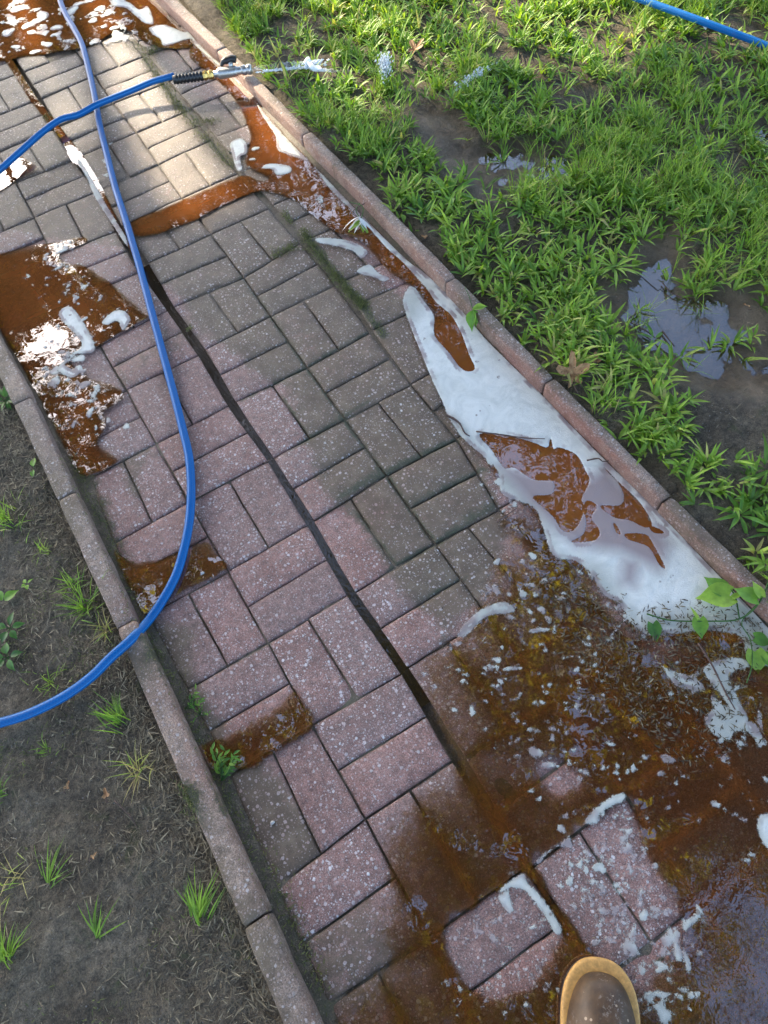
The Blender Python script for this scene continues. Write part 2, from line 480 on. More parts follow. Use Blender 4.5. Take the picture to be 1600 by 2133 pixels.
def hose_material():
    nt = NT('blue_hose_vinyl')
    u = nt.n('ShaderNodeUVMap')
    mp = nt.n('ShaderNodeMapping'); nt.l(u.outputs[0], mp.inputs[0])
    sx = nt.n('ShaderNodeSeparateXYZ'); nt.l(mp.outputs[0], sx.inputs[0])
    # braid: crossed diagonal yarns showing through the clear jacket
    a = nt.math('SINE', nt.math('ADD', nt.math('MULTIPLY', sx.outputs[0], 900), nt.math('MULTIPLY', sx.outputs[1], 37.7)))
    b = nt.math('SINE', nt.math('SUBTRACT', nt.math('MULTIPLY', sx.outputs[0], 900), nt.math('MULTIPLY', sx.outputs[1], 37.7)))
    br = nt.sstep(nt.math('MAXIMUM', a, b), 0.55, 1.0)
    rib = nt.sstep(nt.math('SINE', nt.math('MULTIPLY', sx.outputs[1], 6.283 * 4)), 0.96, 1.0)
    c = nt.mix(nt.math('MULTIPLY', br, 0.4), (0.001, 0.090, 0.29), (0.004, 0.15, 0.40))
    c = nt.mix(nt.math('MULTIPLY', rib, 0.5), c, (0.06, 0.36, 0.80))
    dn = nt.sstep(nt.noise(40, 6, 0.75), 0.54, 0.75)
    c = nt.mix(nt.math('MULTIPLY', dn, 0.35), c, (0.10, 0.07, 0.05))
    nrm = nt.bump(nt.math('ADD', br, nt.noise(200, 2)), 0.25, 0.0006)
    p = nt.prin(c, 0.42, nrm, 0.22, Coat_Weight=0.05, Coat_Roughness=0.12)
    return nt.done(p)
M_HOSE = hose_material()

def boot_material():
    nt = NT('wet_brown_rubber')
    oc = nt.n('ShaderNodeTexCoord').outputs['Object']
    n = nt.noise(30, 6, 0.7, oc); n2 = nt.noise(220, 4, 0.75, oc)
    c = nt.ramp(n, [(0.3, (0.030, 0.015, 0.006)), (0.55, (0.075, 0.038, 0.013)), (0.75, (0.115, 0.062, 0.024))])
    sc = nt.math('MULTIPLY', nt.sstep(n2, 0.52, 0.66), nt.sstep(nt.noise(18, 3, 0.6, oc), 0.45, 0.62))
    c = nt.mix(nt.math('MULTIPLY', sc, 0.7), c, (0.33, 0.28, 0.24))
    m, t = aggregate(nt, oc, 190, 0.05)
    c = nt.mix(nt.math('MULTIPLY', m, 0.7), c, (0.45, 0.33, 0.22))
    r = nt.math('MULTIPLY_ADD', n2, 0.4, 0.36)
    return nt.done(nt.prin(c, r, nt.bump(nt.math('ADD', n, nt.math('MULTIPLY', n2, 0.4)), 0.4, 0.002), 0.5, Coat_Weight=0.08, Coat_Roughness=0.25))
M_BOOT = boot_material()

def spray_material():
    nt = NT('spraying_water')
    d = nt.attr('dens')
    oc = nt.coord()
    n = nt.noise(75, 4, 0.75, oc)
    a = nt.math('MULTIPLY', nt.sstep(nt.math('ADD', d, nt.math('MULTIPLY_ADD', n, 0.9, -0.45)), 0.25, 0.9), 0.8)
    p = nt.prin((0.86, 0.9, 0.92), 0.15, nt.bump(n, 0.6, 0.004), 0.6)
    tr = nt.n('ShaderNodeBsdfTransparent')
    mx = nt.n('ShaderNodeMixShader'); nt.l(a, mx.inputs[0]); nt.l(tr.outputs[0], mx.inputs[1]); nt.l(p, mx.inputs[2])
    return nt.done(mx.outputs[0])
M_SPRAY = spray_material()

# ------------------------------------------------------------ region outlines (metres on the ground)
def blob_poly(b, n=12, seed=0):
    r_ = random.Random(int(b[0] * 7919 + b[1] * 104729) + seed)
    ph = r_.random() * 6.28
    rot = r_.random() * 3.14
    out = []
    for i in range(n):
        a = 6.2832 * i / n
        k = 1 + 0.22 * math.sin(2 * a + ph) + 0.12 * math.sin(3 * a + ph * 2)
        x, y = b[2] * math.cos(a) * k, b[3] * math.sin(a) * k
        out.append((b[0] + x * math.cos(-0.55) - y * math.sin(-0.55), b[1] + x * math.sin(-0.55) + y * math.cos(-0.55)))
    return out

# (outline, deepest m, slope m per m)
WATER = [
 ([(0.592, 1.583), (0.605, 1.397), (0.634, 1.256), (0.620, 1.065), (0.616, 0.873), (0.620, 0.748), (0.620, 0.589), (0.623, 0.432), (0.629, 0.317), (0.634, 0.167), (0.655, 0.015), (0.647, -0.210), (0.656, -0.397), (0.658, -0.638), (0.669, -0.822), (0.670, -0.983), (0.678, -1.138), (0.647, -1.169), (0.455, -1.033), (0.451, -0.950), (0.435, -0.828), (0.406, -0.782), (0.435, -0.702), (0.424, -0.543), (0.430, -0.475), (0.428, -0.346), (0.464, -0.227), (0.482, -0.143), (0.504, -0.058), (0.581, -0.050), (0.592, 0.027), (0.587, 0.093), (0.569, 0.152), (0.568, 0.216), (0.569, 0.294), (0.553, 0.341), (0.526, 0.394), (0.508, 0.465), (0.501, 0.528), (0.485, 0.608), (0.443, 0.675), (0.406, 0.703), (0.257, 0.705), (0.197, 0.697), (0.128, 0.707), (0.067, 0.715), (0.008, 0.759), (0.019, 0.814), (0.123, 0.811), (0.237, 0.808), (0.404, 0.801), (0.443, 0.743), (0.474, 0.736), (0.446, 0.816), (0.456, 0.874), (0.504, 0.928), (0.533, 1.001), (0.558, 1.120), (0.570, 1.261), (0.557, 1.398), (0.545, 1.522)], 0.028, 0.45),
 ([(0.119, 3.010), (0.816, 2.392), (0.612, 1.973), (0.596, 1.592), (0.496, 1.634), (0.447, 1.731), (0.422, 1.859), (0.349, 1.861), (0.272, 1.838), (0.134, 1.890), (0.034, 1.939), (-0.129, 2.104)], 0.022, 0.25),
 ([(-0.463, 0.995), (-0.358, 0.931), (-0.272, 0.909), (-0.191, 0.872), (-0.118, 0.846), (-0.114, 0.813), (-0.197, 0.817), (-0.203, 0.780), (-0.151, 0.709), (-0.115, 0.602), (-0.081, 0.467), (-0.076, 0.434), (-0.074, 0.411), (-0.152, 0.404), (-0.231, 0.396), (-0.303, 0.414), (-0.323, 0.399), (-0.278, 0.288), (-0.243, 0.243), (-0.234, 0.180), (-0.296, 0.174), (-0.299, 0.136), (-0.345, 0.087), (-0.319, 0.009), (-0.392, 0.006), (-0.417, 0.033), (-0.422, 0.130), (-0.427, 0.251), (-0.431, 0.398), (-0.439, 0.515), (-0.458, 0.692), (-0.489, 0.951)], 0.022, 0.17),
 ([(-0.414, -0.186), (-0.404, -0.255), (-0.341, -0.301), (-0.266, -0.310), (-0.225, -0.322), (-0.223, -0.352), (-0.214, -0.410), (-0.313, -0.404), (-0.399, -0.417), (-0.418, -0.402), (-0.420, -0.356), (-0.424, -0.270)], 0.006, 0.20),
 ([(-0.357, 1.270), (-0.273, 1.221), (-0.214, 1.242), (-0.132, 1.257), (-0.142, 1.309), (-0.163, 1.362), (-0.233, 1.356), (-0.321, 1.402)], 0.006, 0.2),
 ([(-0.443, -0.724), (-0.373, -0.735), (-0.277, -0.740), (-0.217, -0.732), (-0.208, -0.778), (-0.210, -0.819), (-0.308, -0.822), (-0.353, -0.827), (-0.420, -0.788), (-0.445, -0.750)], 0.0045, 0.07),
 ([(0.013, -0.823), (0.077, -0.814), (0.120, -0.815), (0.189, -0.783), (0.256, -0.745), (0.262, -0.715), (0.334, -0.700), (0.345, -0.635), (0.442, -0.648), (0.464, -0.792), (0.456, -0.959), (0.465, -1.015), (0.672, -1.143), (0.680, -1.260), (0.595, -1.602), (0.296, -1.802), (-0.474, -1.349), (-0.421, -1.258), (-0.393, -1.231), (-0.349, -1.231), (-0.300, -1.226), (-0.303, -1.183), (-0.247, -1.140), (-0.214, -1.078), (-0.175, -1.050), (-0.111, -1.028), (-0.023, -1.020), (-0.016, -0.988), (-0.010, -0.915), (0.008, -0.853)], 0.0015, 0.016),
 ([(-0.039, 2.080), (-0.032, 1.985), (-0.032, 1.668), (-0.022, 1.519), (-0.012, 1.338), (-0.023, 1.226), (-0.006, 1.168), (-0.008, 1.016), (-0.021, 0.816), (-0.016, 0.705), (-0.022, 0.611), (-0.007, 0.612), (0.005, 0.702), (-0.003, 0.803), (0.014, 1.020), (0.020, 1.193), (0.012, 1.336), (-0.001, 1.520), (-0.007, 1.667), (-0.007, 1.993), (-0.015, 2.094)], 0.011, 1.2),
 ([(-0.017, -1.240), (0.005, -1.243), (0.013, -1.403), (-0.008, -1.399), (-0.016, -1.345)], 0.010, 0.8),
]
ISLANDS = [
 [(0.005, -1.247), (0.047, -1.244), (0.091, -1.240), (0.124, -1.238), (0.219, -1.236), (0.216, -1.268), (0.185, -1.333), (0.175, -1.389), (0.164, -1.454), (0.098, -1.474), (0.042, -1.480), (0.021, -1.420), (0.013, -1.403)],
 [(-0.018, -1.246), (-0.064, -1.243), (-0.121, -1.240), (-0.172, -1.237), (-0.192, -1.251), (-0.201, -1.302), (-0.179, -1.355), (-0.114, -1.386), (-0.030, -1.357), (-0.017, -1.346)],
 [(0.107, -1.111), (0.147, -1.114), (0.167, -1.161), (0.145, -1.178), (0.106, -1.153)],
]
FOAM = [
 [(0.580, 0.081), (0.540, 0.048), (0.518, -0.006), (0.497, -0.078), (0.475, -0.158), (0.453, -0.237), (0.438, -0.304), (0.425, -0.344), (0.418, -0.422), (0.428, -0.482), (0.433, -0.541), (0.405, -0.592), (0.427, -0.635), (0.444, -0.667), (0.430, -0.716), (0.406, -0.782), (0.439, -0.820), (0.446, -0.862), (0.436, -0.909), (0.453, -0.947), (0.445, -0.990), (0.459, -1.031), (0.517, -1.063), (0.569, -1.090), (0.608, -1.132), (0.588, -1.166), (0.609, -1.205), (0.666, -1.273), (0.696, -1.269), (0.679, -1.144), (0.669, -0.985), (0.668, -0.826), (0.658, -0.641), (0.654, -0.399), (0.646, -0.212), (0.651, -0.090), (0.653, 0.012), (0.645, 0.108), (0.634, 0.167), (0.627, 0.313), (0.623, 0.432), (0.610, 0.431), (0.612, 0.337), (0.611, 0.244), (0.618, 0.172), (0.617, 0.110), (0.616, 0.050), (0.611, -0.012), (0.617, -0.076), (0.602, -0.148), (0.580, -0.212), (0.567, -0.257), (0.550, -0.259), (0.538, -0.237), (0.542, -0.175), (0.544, -0.107), (0.579, -0.053), (0.589, 0.012), (0.595, 0.065)],
 [(0.634, 1.256), (0.617, 1.060), (0.614, 0.869), (0.618, 0.744), (0.622, 0.579), (0.623, 0.424), (0.611, 0.425), (0.603, 0.566), (0.615, 0.707), (0.603, 0.743), (0.575, 0.795), (0.559, 0.843), (0.586, 0.906), (0.595, 0.979), (0.601, 1.039), (0.618, 1.128)],
 [(0.640, 2.041), (0.617, 1.791), (0.610, 1.556), (0.620, 1.367), (0.638, 1.253), (0.619, 1.246), (0.605, 1.397), (0.592, 1.571), (0.592, 1.627), (0.499, 1.643), (0.502, 1.701), (0.491, 1.752), (0.500, 1.803), (0.558, 1.781), (0.603, 1.684), (0.611, 1.883), (0.629, 2.051)],
 [(0.464, 2.192), (0.484, 2.081), (0.508, 2.025), (0.520, 1.951), (0.557, 1.951), (0.526, 1.816), (0.495, 1.850), (0.487, 1.921), (0.476, 1.997), (0.447, 2.039), (0.443, 2.093)],
 [(0.476, 0.790), (0.505, 0.797), (0.555, 0.747), (0.542, 0.713), (0.501, 0.728), (0.499, 0.764)],
 [(0.450, 0.971), (0.487, 0.973), (0.495, 0.935), (0.473, 0.885), (0.446, 0.881), (0.425, 0.823), (0.407, 0.829), (0.423, 0.899)],
 [(0.128, -0.817), (0.157, -0.803), (0.194, -0.797), (0.227, -0.799), (0.259, -0.811), (0.267, -0.834), (0.248, -0.839), (0.222, -0.824), (0.190, -0.820), (0.165, -0.828), (0.136, -0.828)],
 [(0.125, -1.233), (0.153, -1.226), (0.193, -1.225), (0.221, -1.234), (0.214, -1.246), (0.187, -1.242), (0.162, -1.240), (0.147, -1.250), (0.128, -1.241)],
 [(0.005, -1.241), (0.031, -1.236), (0.071, -1.237), (0.090, -1.239), (0.080, -1.259), (0.059, -1.242), (0.032, -1.244), (0.017, -1.249)],
 [(0.206, -1.435), (0.210, -1.448), (0.194, -1.456), (0.165, -1.456), (0.161, -1.450), (0.176, -1.442), (0.190, -1.445)],
 [(-0.017, -1.241), (-0.018, -1.259), (-0.011, -1.291), (-0.009, -1.318), (-0.012, -1.349), (-0.029, -1.346), (-0.027, -1.317), (-0.030, -1.291), (-0.034, -1.266), (-0.052, -1.252), (-0.069, -1.250), (-0.067, -1.241)],
 [(-0.080, -1.249), (-0.054, -1.251), (-0.059, -1.263), (-0.065, -1.282), (-0.077, -1.282), (-0.080, -1.267)],
 [(0.391, -1.390), (0.416, -1.395), (0.431, -1.425), (0.400, -1.456), (0.370, -1.440), (0.372, -1.413)],
 [(-0.193, 0.472), (-0.153, 0.492), (-0.123, 0.479), (-0.115, 0.438), (-0.129, 0.418), (-0.155, 0.406), (-0.153, 0.448), (-0.181, 0.450)],
 [(0.464, 0.406), (0.512, 0.370), (0.551, 0.318), (0.560, 0.262), (0.528, 0.252), (0.524, 0.291), (0.495, 0.339), (0.460, 0.382)],
 [(0.494, 0.221), (0.536, 0.222), (0.541, 0.204), (0.543, 0.171), (0.557, 0.142), (0.535, 0.136), (0.517, 0.171), (0.495, 0.201)],
 [(-0.289, 0.571), (-0.244, 0.584), (-0.233, 0.466), (-0.245, 0.379), (-0.305, 0.407), (-0.330, 0.384), (-0.306, 0.335), (-0.333, 0.329), (-0.355, 0.385), (-0.304, 0.410), (-0.267, 0.436)],
 [(0.004, 1.206), (0.005, 1.129), (0.002, 1.028), (-0.001, 0.945), (-0.002, 0.864), (-0.003, 0.772), (-0.010, 0.721), (-0.020, 0.728), (-0.022, 0.812), (-0.023, 0.921), (-0.022, 1.004), (-0.011, 1.106), (-0.010, 1.195)],
 [(0.715, -0.419), (0.715, -0.419), (0.715, -0.423)],
 [(0.438, -1.087), (0.450, -1.109), (0.479, -1.145), (0.476, -1.174), (0.452, -1.161), (0.432, -1.135), (0.433, -1.107)],
 [(0.502, -1.136), (0.546, -1.141), (0.585, -1.166), (0.579, -1.185), (0.548, -1.177), (0.528, -1.185), (0.506, -1.258), (0.486, -1.241), (0.493, -1.196), (0.493, -1.163)],
 [(0.437, -1.209), (0.480, -1.209), (0.498, -1.248), (0.511, -1.272), (0.499, -1.301), (0.482, -1.306), (0.486, -1.278), (0.465, -1.262), (0.447, -1.268), (0.431, -1.248), (0.429, -1.231)],
]
FOAM_HOLES = [
 [(0.461, -0.431), (0.514, -0.476), (0.550, -0.522), (0.569, -0.553), (0.592, -0.536), (0.578, -0.564), (0.593, -0.569), (0.612, -0.607), (0.601, -0.655), (0.591, -0.679), (0.548, -0.704), (0.538, -0.727), (0.506, -0.749), (0.478, -0.757), (0.463, -0.743), (0.468, -0.706), (0.462, -0.661), (0.464, -0.641), (0.501, -0.659), (0.524, -0.634), (0.489, -0.603), (0.473, -0.554), (0.454, -0.540), (0.458, -0.486)],
 [(0.555, -0.716), (0.564, -0.738), (0.535, -0.754), (0.530, -0.787), (0.508, -0.802), (0.462, -0.778), (0.495, -0.778), (0.523, -0.753), (0.535, -0.728)],
 [(0.642, -0.667), (0.645, -0.724), (0.648, -0.786), (0.635, -0.838), (0.617, -0.837), (0.601, -0.805), (0.579, -0.783), (0.571, -0.743), (0.607, -0.766), (0.631, -0.753), (0.644, -0.715)],
 [(0.571, -0.827), (0.605, -0.851), (0.605, -0.872), (0.588, -0.932), (0.583, -0.921), (0.592, -0.878), (0.569, -0.842)],
 [(0.567, -0.792), (0.568, -0.802), (0.562, -0.820), (0.558, -0.812)],
 [(0.627, -0.841), (0.639, -0.858), (0.640, -0.870), (0.624, -0.857)],
]
FILM = [[(0.445, -0.533), (0.506, -0.599), (0.594, -0.673), (0.648, -0.671), (0.645, -0.754), (0.634, -0.898), (0.571, -0.931), (0.533, -0.852), (0.464, -0.792), (0.449, -0.726), (0.442, -0.648)],
        [(0.527, -0.875), (0.552, -0.892), (0.507, -0.929), (0.490, -0.911)], [(0.769, -1.048), (0.851, -1.102), (0.770, -1.176)]]
BROKEN = [[(0.447, -0.511), (0.460, -0.560), (0.460, -0.678), (0.422, -0.778), (0.477, -0.856), (0.466, -0.991), (0.554, -1.023), (0.667, -1.097), (0.670, -1.196), (0.472, -1.340), (0.287, -1.224), (0.448, -1.041), (0.394, -0.957), (0.401, -0.737), (0.377, -0.589), (0.421, -0.324), (0.468, -0.210), (0.428, -0.293)],
          [(0.471, 0.472), (0.541, 0.420), (0.633, 0.042), (0.486, -0.066), (0.452, 0.265)], [(-0.018, 1.333), (0.078, 1.258), (-0.004, 0.696), (-0.068, 0.693)],
          [(0.188, -0.693), (0.352, -0.801), (0.261, -0.920), (0.103, -0.819)]]
BLOBS = [(0.170, -0.904, 0.0107, 0.0080), (0.186, -0.936, 0.0193, 0.0069), (0.099, -0.895, 0.0077, 0.0059), (0.130, -0.913, 0.0059, 0.0049), (0.133, -0.944, 0.0057, 0.0058), (0.167, -0.985, 0.0057, 0.0057), (0.139, -0.968, 0.0057, 0.0057), (0.068, -0.962, 0.0085, 0.0103), (0.070, -1.004, 0.0065, 0.0046), (0.232, -1.047, 0.0056, 0.0047), (0.225, -1.057, 0.0056, 0.0046), (0.144, -1.051, 0.0084, 0.0054), (0.152, -1.060, 0.0065, 0.0055), (0.169, -1.086, 0.0083, 0.0081), (0.126, -1.090, 0.0182, 0.0097), (0.133, -1.122, 0.0198, 0.0061), (0.168, -1.139, 0.0072, 0.0061), (0.298, -0.727, 0.0105, 0.0092), (0.343, -0.758, 0.0104, 0.0069), (0.371, -0.759, 0.0114, 0.0104), (0.353, -0.778, 0.0083, 0.0057), (0.356, -0.818, 0.0082, 0.0100), (0.325, -0.810, 0.0122, 0.0078), (0.300, -0.817, 0.0122, 0.0088), (0.275, -0.803, 0.0091, 0.0055), (0.321, -0.833, 0.0081, 0.0066), (0.356, -0.865, 0.0080, 0.0065), (0.288, -0.858, 0.0080, 0.0074), (0.279, -0.900, 0.0217, 0.0083), (0.311, -0.868, 0.0100, 0.0106), (0.310, -0.892, 0.0089, 0.0095), (0.308, -0.916, 0.0059, 0.0083), (0.123, -0.834, 0.0080, 0.0092), (0.106, -0.832, 0.0050, 0.0082), (0.255, -1.153, 0.0126, 0.0054), (0.327, -1.231, 0.0177, 0.0087), (0.303, -1.208, 0.0053, 0.0035), (0.299, -1.244, 0.0079, 0.0077), (0.262, -1.210, 0.0062, 0.0095), (0.312, -1.271, 0.0052, 0.0050), (0.246, -1.250, 0.0044, 0.0058), (0.270, -1.295, 0.0077, 0.0049), (0.346, -1.336, 0.0119, 0.0066), (0.301, -1.340, 0.0051, 0.0050), (0.363, -1.367, 0.0059, 0.0057), (0.370, -1.381, 0.0084, 0.0057), (0.191, -1.262, 0.0043, 0.0050), (0.181, -1.332, 0.0075, 0.0069), (0.139, -1.270, 0.0052, 0.0048), (0.119, -1.330, 0.0067, 0.0061), (0.147, -1.335, 0.0075, 0.0092), (0.133, -1.377, 0.0074, 0.0089), (0.179, -1.405, 0.0066, 0.0045), (0.086, -1.330, 0.0100, 0.0045), (0.102, -1.307, 0.0118, 0.0123), (0.052, -1.373, 0.0049, 0.0044), (0.092, -1.372, 0.0097, 0.0059), (0.077, -1.376, 0.0057, 0.0073), (0.069, -1.427, 0.0128, 0.0125), (0.058, -1.417, 0.0048, 0.0057), (0.043, -1.381, 0.0049, 0.0057), (0.024, -1.391, 0.0105, 0.0064), (0.134, -1.452, 0.0159, 0.0098), (0.132, -1.471, 0.0110, 0.0154), (0.135, -1.489, 0.0079, 0.0179), (0.121, -1.448, 0.0064, 0.0085), (0.080, -1.465, 0.0071, 0.0041), (0.140, -1.442, 0.0072, 0.0058), (0.521, -1.268, 0.0071, 0.0183), (0.341, -1.429, 0.0067, 0.0063), (0.326, -1.430, 0.0066, 0.0062), (0.133, -1.337, 0.0041, 0.0038), (0.115, -1.281, 0.0051, 0.0141), (0.118, -1.296, 0.0042, 0.0062), (0.078, -1.142, 0.0099, 0.0042), (0.082, -1.160, 0.0080, 0.0050), (0.105, -1.209, 0.0079, 0.0058), (0.091, -1.206, 0.0036, 0.0033), (0.085, -1.223, 0.0078, 0.0113), (0.179, -1.166, 0.0036, 0.0035), (0.064, -1.500, 0.0217, 0.0067), (0.053, -1.524, 0.0154, 0.0143), (0.102, -1.516, 0.0078, 0.0054), (0.026, -1.462, 0.0047, 0.0067), (-0.117, -1.364, 0.0048, 0.0081), (-0.098, -1.372, 0.0064, 0.0054), (-0.106, -1.323, 0.0040, 0.0056), (-0.081, -1.367, 0.0064, 0.0056), (-0.100, -1.363, 0.0048, 0.0041), (-0.072, -1.413, 0.0056, 0.0047), (-0.243, 0.434, 0.0140, 0.0108), (-0.198, 0.439, 0.0084, 0.0054), (-0.242, 0.502, 0.0071, 0.0055), (-0.324, 0.435, 0.0111, 0.0106), (-0.363, 0.381, 0.0165, 0.0136), (-0.306, 0.346, 0.0190, 0.0136), (-0.371, 0.346, 0.0136, 0.0168), (-0.309, 0.287, 0.0161, 0.0165), (-0.354, 0.238, 0.0080, 0.0080), (-0.329, 0.190, 0.0117, 0.0172), (-0.311, 0.159, 0.0078, 0.0077), (-0.296, 0.138, 0.0103, 0.0093), (-0.332, 0.135, 0.0064, 0.0092), (-0.378, 0.179, 0.0091, 0.0124), (-0.315, 0.226, 0.0092, 0.0080), (-0.334, 0.287, 0.0053, 0.0098), (-0.264, 0.466, 0.0057, 0.0054), (-0.275, 0.495, 0.0057, 0.0036), (-0.284, 0.247, 0.0067, 0.0082), (-0.290, 0.112, 0.0076, 0.0045), (0.505, 0.891, 0.0145, 0.0123), (0.472, 0.849, 0.0112, 0.0097), (-0.264, 0.093, 0.0128, 0.0091), (-0.063, -0.344, 0.0035, 0.0038), (0.531, -0.725, 0.0032, 0.0037), (0.263, -1.027, 0.0048, 0.0048), (0.319, -1.052, 0.0047, 0.0039), (0.302, -1.075, 0.0056, 0.0047), (0.215, -0.997, 0.0047, 0.0038), (0.292, -1.006, 0.0096, 0.0059), (0.321, -1.030, 0.0048, 0.0040), (0.342, -1.100, 0.0046, 0.0057), (0.259, -1.091, 0.0046, 0.0046), (0.331, -1.147, 0.0045, 0.0045), (0.350, -1.083, 0.0038, 0.0038), (0.292, -0.976, 0.0134, 0.0040), (0.354, -0.968, 0.0077, 0.0062), (0.188, 2.172, 0.0290, 0.0367), (0.206, 2.047, 0.0244, 0.0248), (0.118, 2.142, 0.0247, 0.0288), (0.295, 2.127, 0.0289, 0.0330), (0.124, 2.293, 0.0339, 0.0303), (0.137, 1.957, 0.0239, 0.0204), (0.341, 2.000, 0.0242, 0.0178), (0.391, 1.893, 0.0197, 0.0173), (0.038, 2.143, 0.0246, 0.0285), (0.395, 2.065, 0.0285, 0.0183), (0.031, 2.023, 0.0200, 0.0172), (0.083, 1.940, 0.0237, 0.0168), (1.114, 0.456, 0.0090, 0.0118), (1.115, 0.382, 0.0148, 0.0114), (1.125, 0.345, 0.0088, 0.0091)]
DIRTY = [   # (outline, feather m, strength): silt film not yet washed off
 ([(-0.372, 1.099), (-0.041, 0.723), (-0.011, 0.602), (0.040, 0.380), (0.035, 0.254), (0.072, 0.116), (0.131, -0.022), (0.113, -0.148), (0.068, -0.294), (0.071, -0.384), (0.089, -0.508), (0.080, -0.676), (0.108, -0.766), (0.085, -0.819), (0.211, -0.787), (0.370, -0.673), (0.419, -0.492), (0.447, -0.307), (0.541, 0.021), (0.531, 0.402), (0.502, 0.930), (0.444, 1.724), (0.198, 2.142), (-0.175, 1.800)], 0.015, 0.88),
 ([(-0.389, -0.790), (-0.328, -0.839), (-0.318, -0.942), (-0.312, -1.029), (-0.386, -1.032), (-0.403, -1.044), (-0.471, -1.228), (-0.513, -1.203), (-0.478, -0.848)], 0.015, 0.95),
 ([(-0.444, 0.199), (-0.394, 0.009), (-0.409, -0.200), (-0.419, -0.404), (-0.382, -0.455), (-0.328, -0.490), (-0.380, -0.581), (-0.373, -0.735), (-0.352, -0.824), (-0.396, -1.031), (-0.463, -1.246), (-0.518, -1.213), (-0.480, -0.635), (-0.462, -0.042)], 0.02, 0.80),
 ([(0.452, -0.000), (0.507, -0.081), (0.431, -0.331), (0.418, -0.286), (0.383, -0.112)], 0.015, 1.0),
 ([(-0.231, 0.396), (-0.149, 0.406), (0.046, 0.376), (0.035, 0.254), (-0.219, 0.207)], 0.02, 0.40),
 ([(-0.327, 0.015), (-0.236, 0.013), (-0.227, -0.028), (-0.292, -0.060), (-0.332, -0.161), (-0.330, -0.067)], 0.01, 0.5),
 ([(0.215, -0.128), (0.383, -0.112), (0.409, -0.385), (0.395, -0.426), (0.201, -0.409), (0.174, -0.225)], 0.02, 0.65),
 ([(-0.485, -1.220), (-0.390, -1.131), (-0.284, -1.135), (-0.249, -1.224), (-0.346, -1.303)], 0.03, 0.6),
 ([(0.130, 2.889), (0.872, 2.236), (0.540, 0.664), (0.175, 0.666), (-0.009, 1.022), (-0.255, 1.516)], 0.03, 0.45),
]
REDDISH = [([(0.108, -0.409), (0.194, -0.420), (0.198, -0.499), (0.129, -0.527), (0.092, -0.503)], 0.02, 0.9), ([(0.393, -0.408), (0.431, -0.434), (0.396, -0.524), (0.366, -0.488)], 0.02, 0.5), ([(0.268, -0.389), (0.313, -0.404), (0.293, -0.455), (0.256, -0.429)], 0.01, 0.5)]
MOSSY_LINES = [
 ([(0.446, 0.427), (0.436, 0.265), (0.445, 0.129), (0.434, -0.029)], 0.014, 1.2),
 ([(0.408, 1.634), (0.395, 1.329), (0.388, 1.147), (0.401, 0.978), (0.410, 0.850)], 0.014, 1.0),
 ([(0.016, 0.001), (0.209, -0.001), (0.317, 0.009), (0.411, 0.008)], 0.010, 0.75),
 ([(0.213, 0.223), (0.209, -0.001), (0.209, -0.200), (0.213, -0.401), (0.211, -0.614)], 0.010, 0.85),
 ([(0.115, -0.039), (0.111, -0.193)], 0.008, 0.8), ([(0.048, -0.207), (0.206, -0.194), (0.338, -0.185)], 0.011, 0.8),
 ([(0.069, -0.386), (0.212, -0.392), (0.317, -0.398), (0.406, -0.409)], 0.013, 0.95), ([(0.102, -0.443), (0.110, -0.558), (0.109, -0.600)], 0.012, 0.8),
 ([(0.079, -0.608), (0.211, -0.614), (0.304, -0.608), (0.375, -0.611)], 0.011, 0.85), ([(0.223, -0.501), (0.306, -0.506), (0.410, -0.513)], 0.012, 0.8),
 ([(0.109, -0.708), (0.207, -0.715), (0.255, -0.710)], 0.009, 0.7), ([(0.205, 0.626), (0.316, 0.424), (0.419, 0.422)], 0.01, 0.4),
 ([(0.210, 0.401), (0.217, 0.216)], 0.012, 0.7), ([(0.217, 0.216), (0.211, 0.104)], 0.012, 0.7),
 ([(-0.320, -0.610), (-0.213, -0.614)], 0.007, 0.8), ([(-0.430, -0.475), (-0.419, -0.544), (-0.414, -0.583)], 0.020, 0.9),
 ([(-0.411, 0.105), (-0.401, 0.023), (-0.400, -0.176), (-0.394, -0.254)], 0.020, 0.7), ([(-0.420, -0.672), (-0.417, -0.783), (-0.430, -0.877)], 0.02, 0.7),
 ([(-0.410, -1.058), (-0.412, -1.100), (-0.407, -1.145)], 0.02, 0.8), ([(-0.473, -0.790), (-0.470, -0.853)], 0.02, 1.0),
]

def smooth_poly(P_, per=4):
    P_ = [q for i, q in enumerate(P_) if q != P_[i - 1]]
    n = len(P_); out = []
    for i in range(n):
        a, b, c, d = (np.array(P_[(i + k - 1) % n]) for k in range(4))
        for j in range(per):
            t = j / per
            q = 0.5 * (2 * b + (c - a) * t + (2 * a - 5 * b + 4 * c - d) * t * t + (3 * b - a - 3 * c + d) * t ** 3)
            out.append((float(q[0]), float(q[1])))
    return out
FOAM = [smooth_poly(p) for p in FOAM if len(p) > 3]
FOAM_HOLES = [smooth_poly(p) for p in FOAM_HOLES]
WATER = [(smooth_poly(p, 3), a, b) for p, a, b in WATER]
ISLANDS = [smooth_poly(p, 3) for p in ISLANDS]
def soft(px, py, L):
    r = np.zeros(px.shape)
    for poly, fe, st in L:
        xs = [q[0] for q in poly]; ys = [q[1] for q in poly]
        if px.max() < min(xs) - fe or px.min() > max(xs) + fe or py.max() < min(ys) - fe or py.min() > max(ys) + fe: continue
        r = np.maximum(r, st * np.clip(sdf(px, py, poly) / fe * 0.5 + 0.5, 0, 1))
    return r
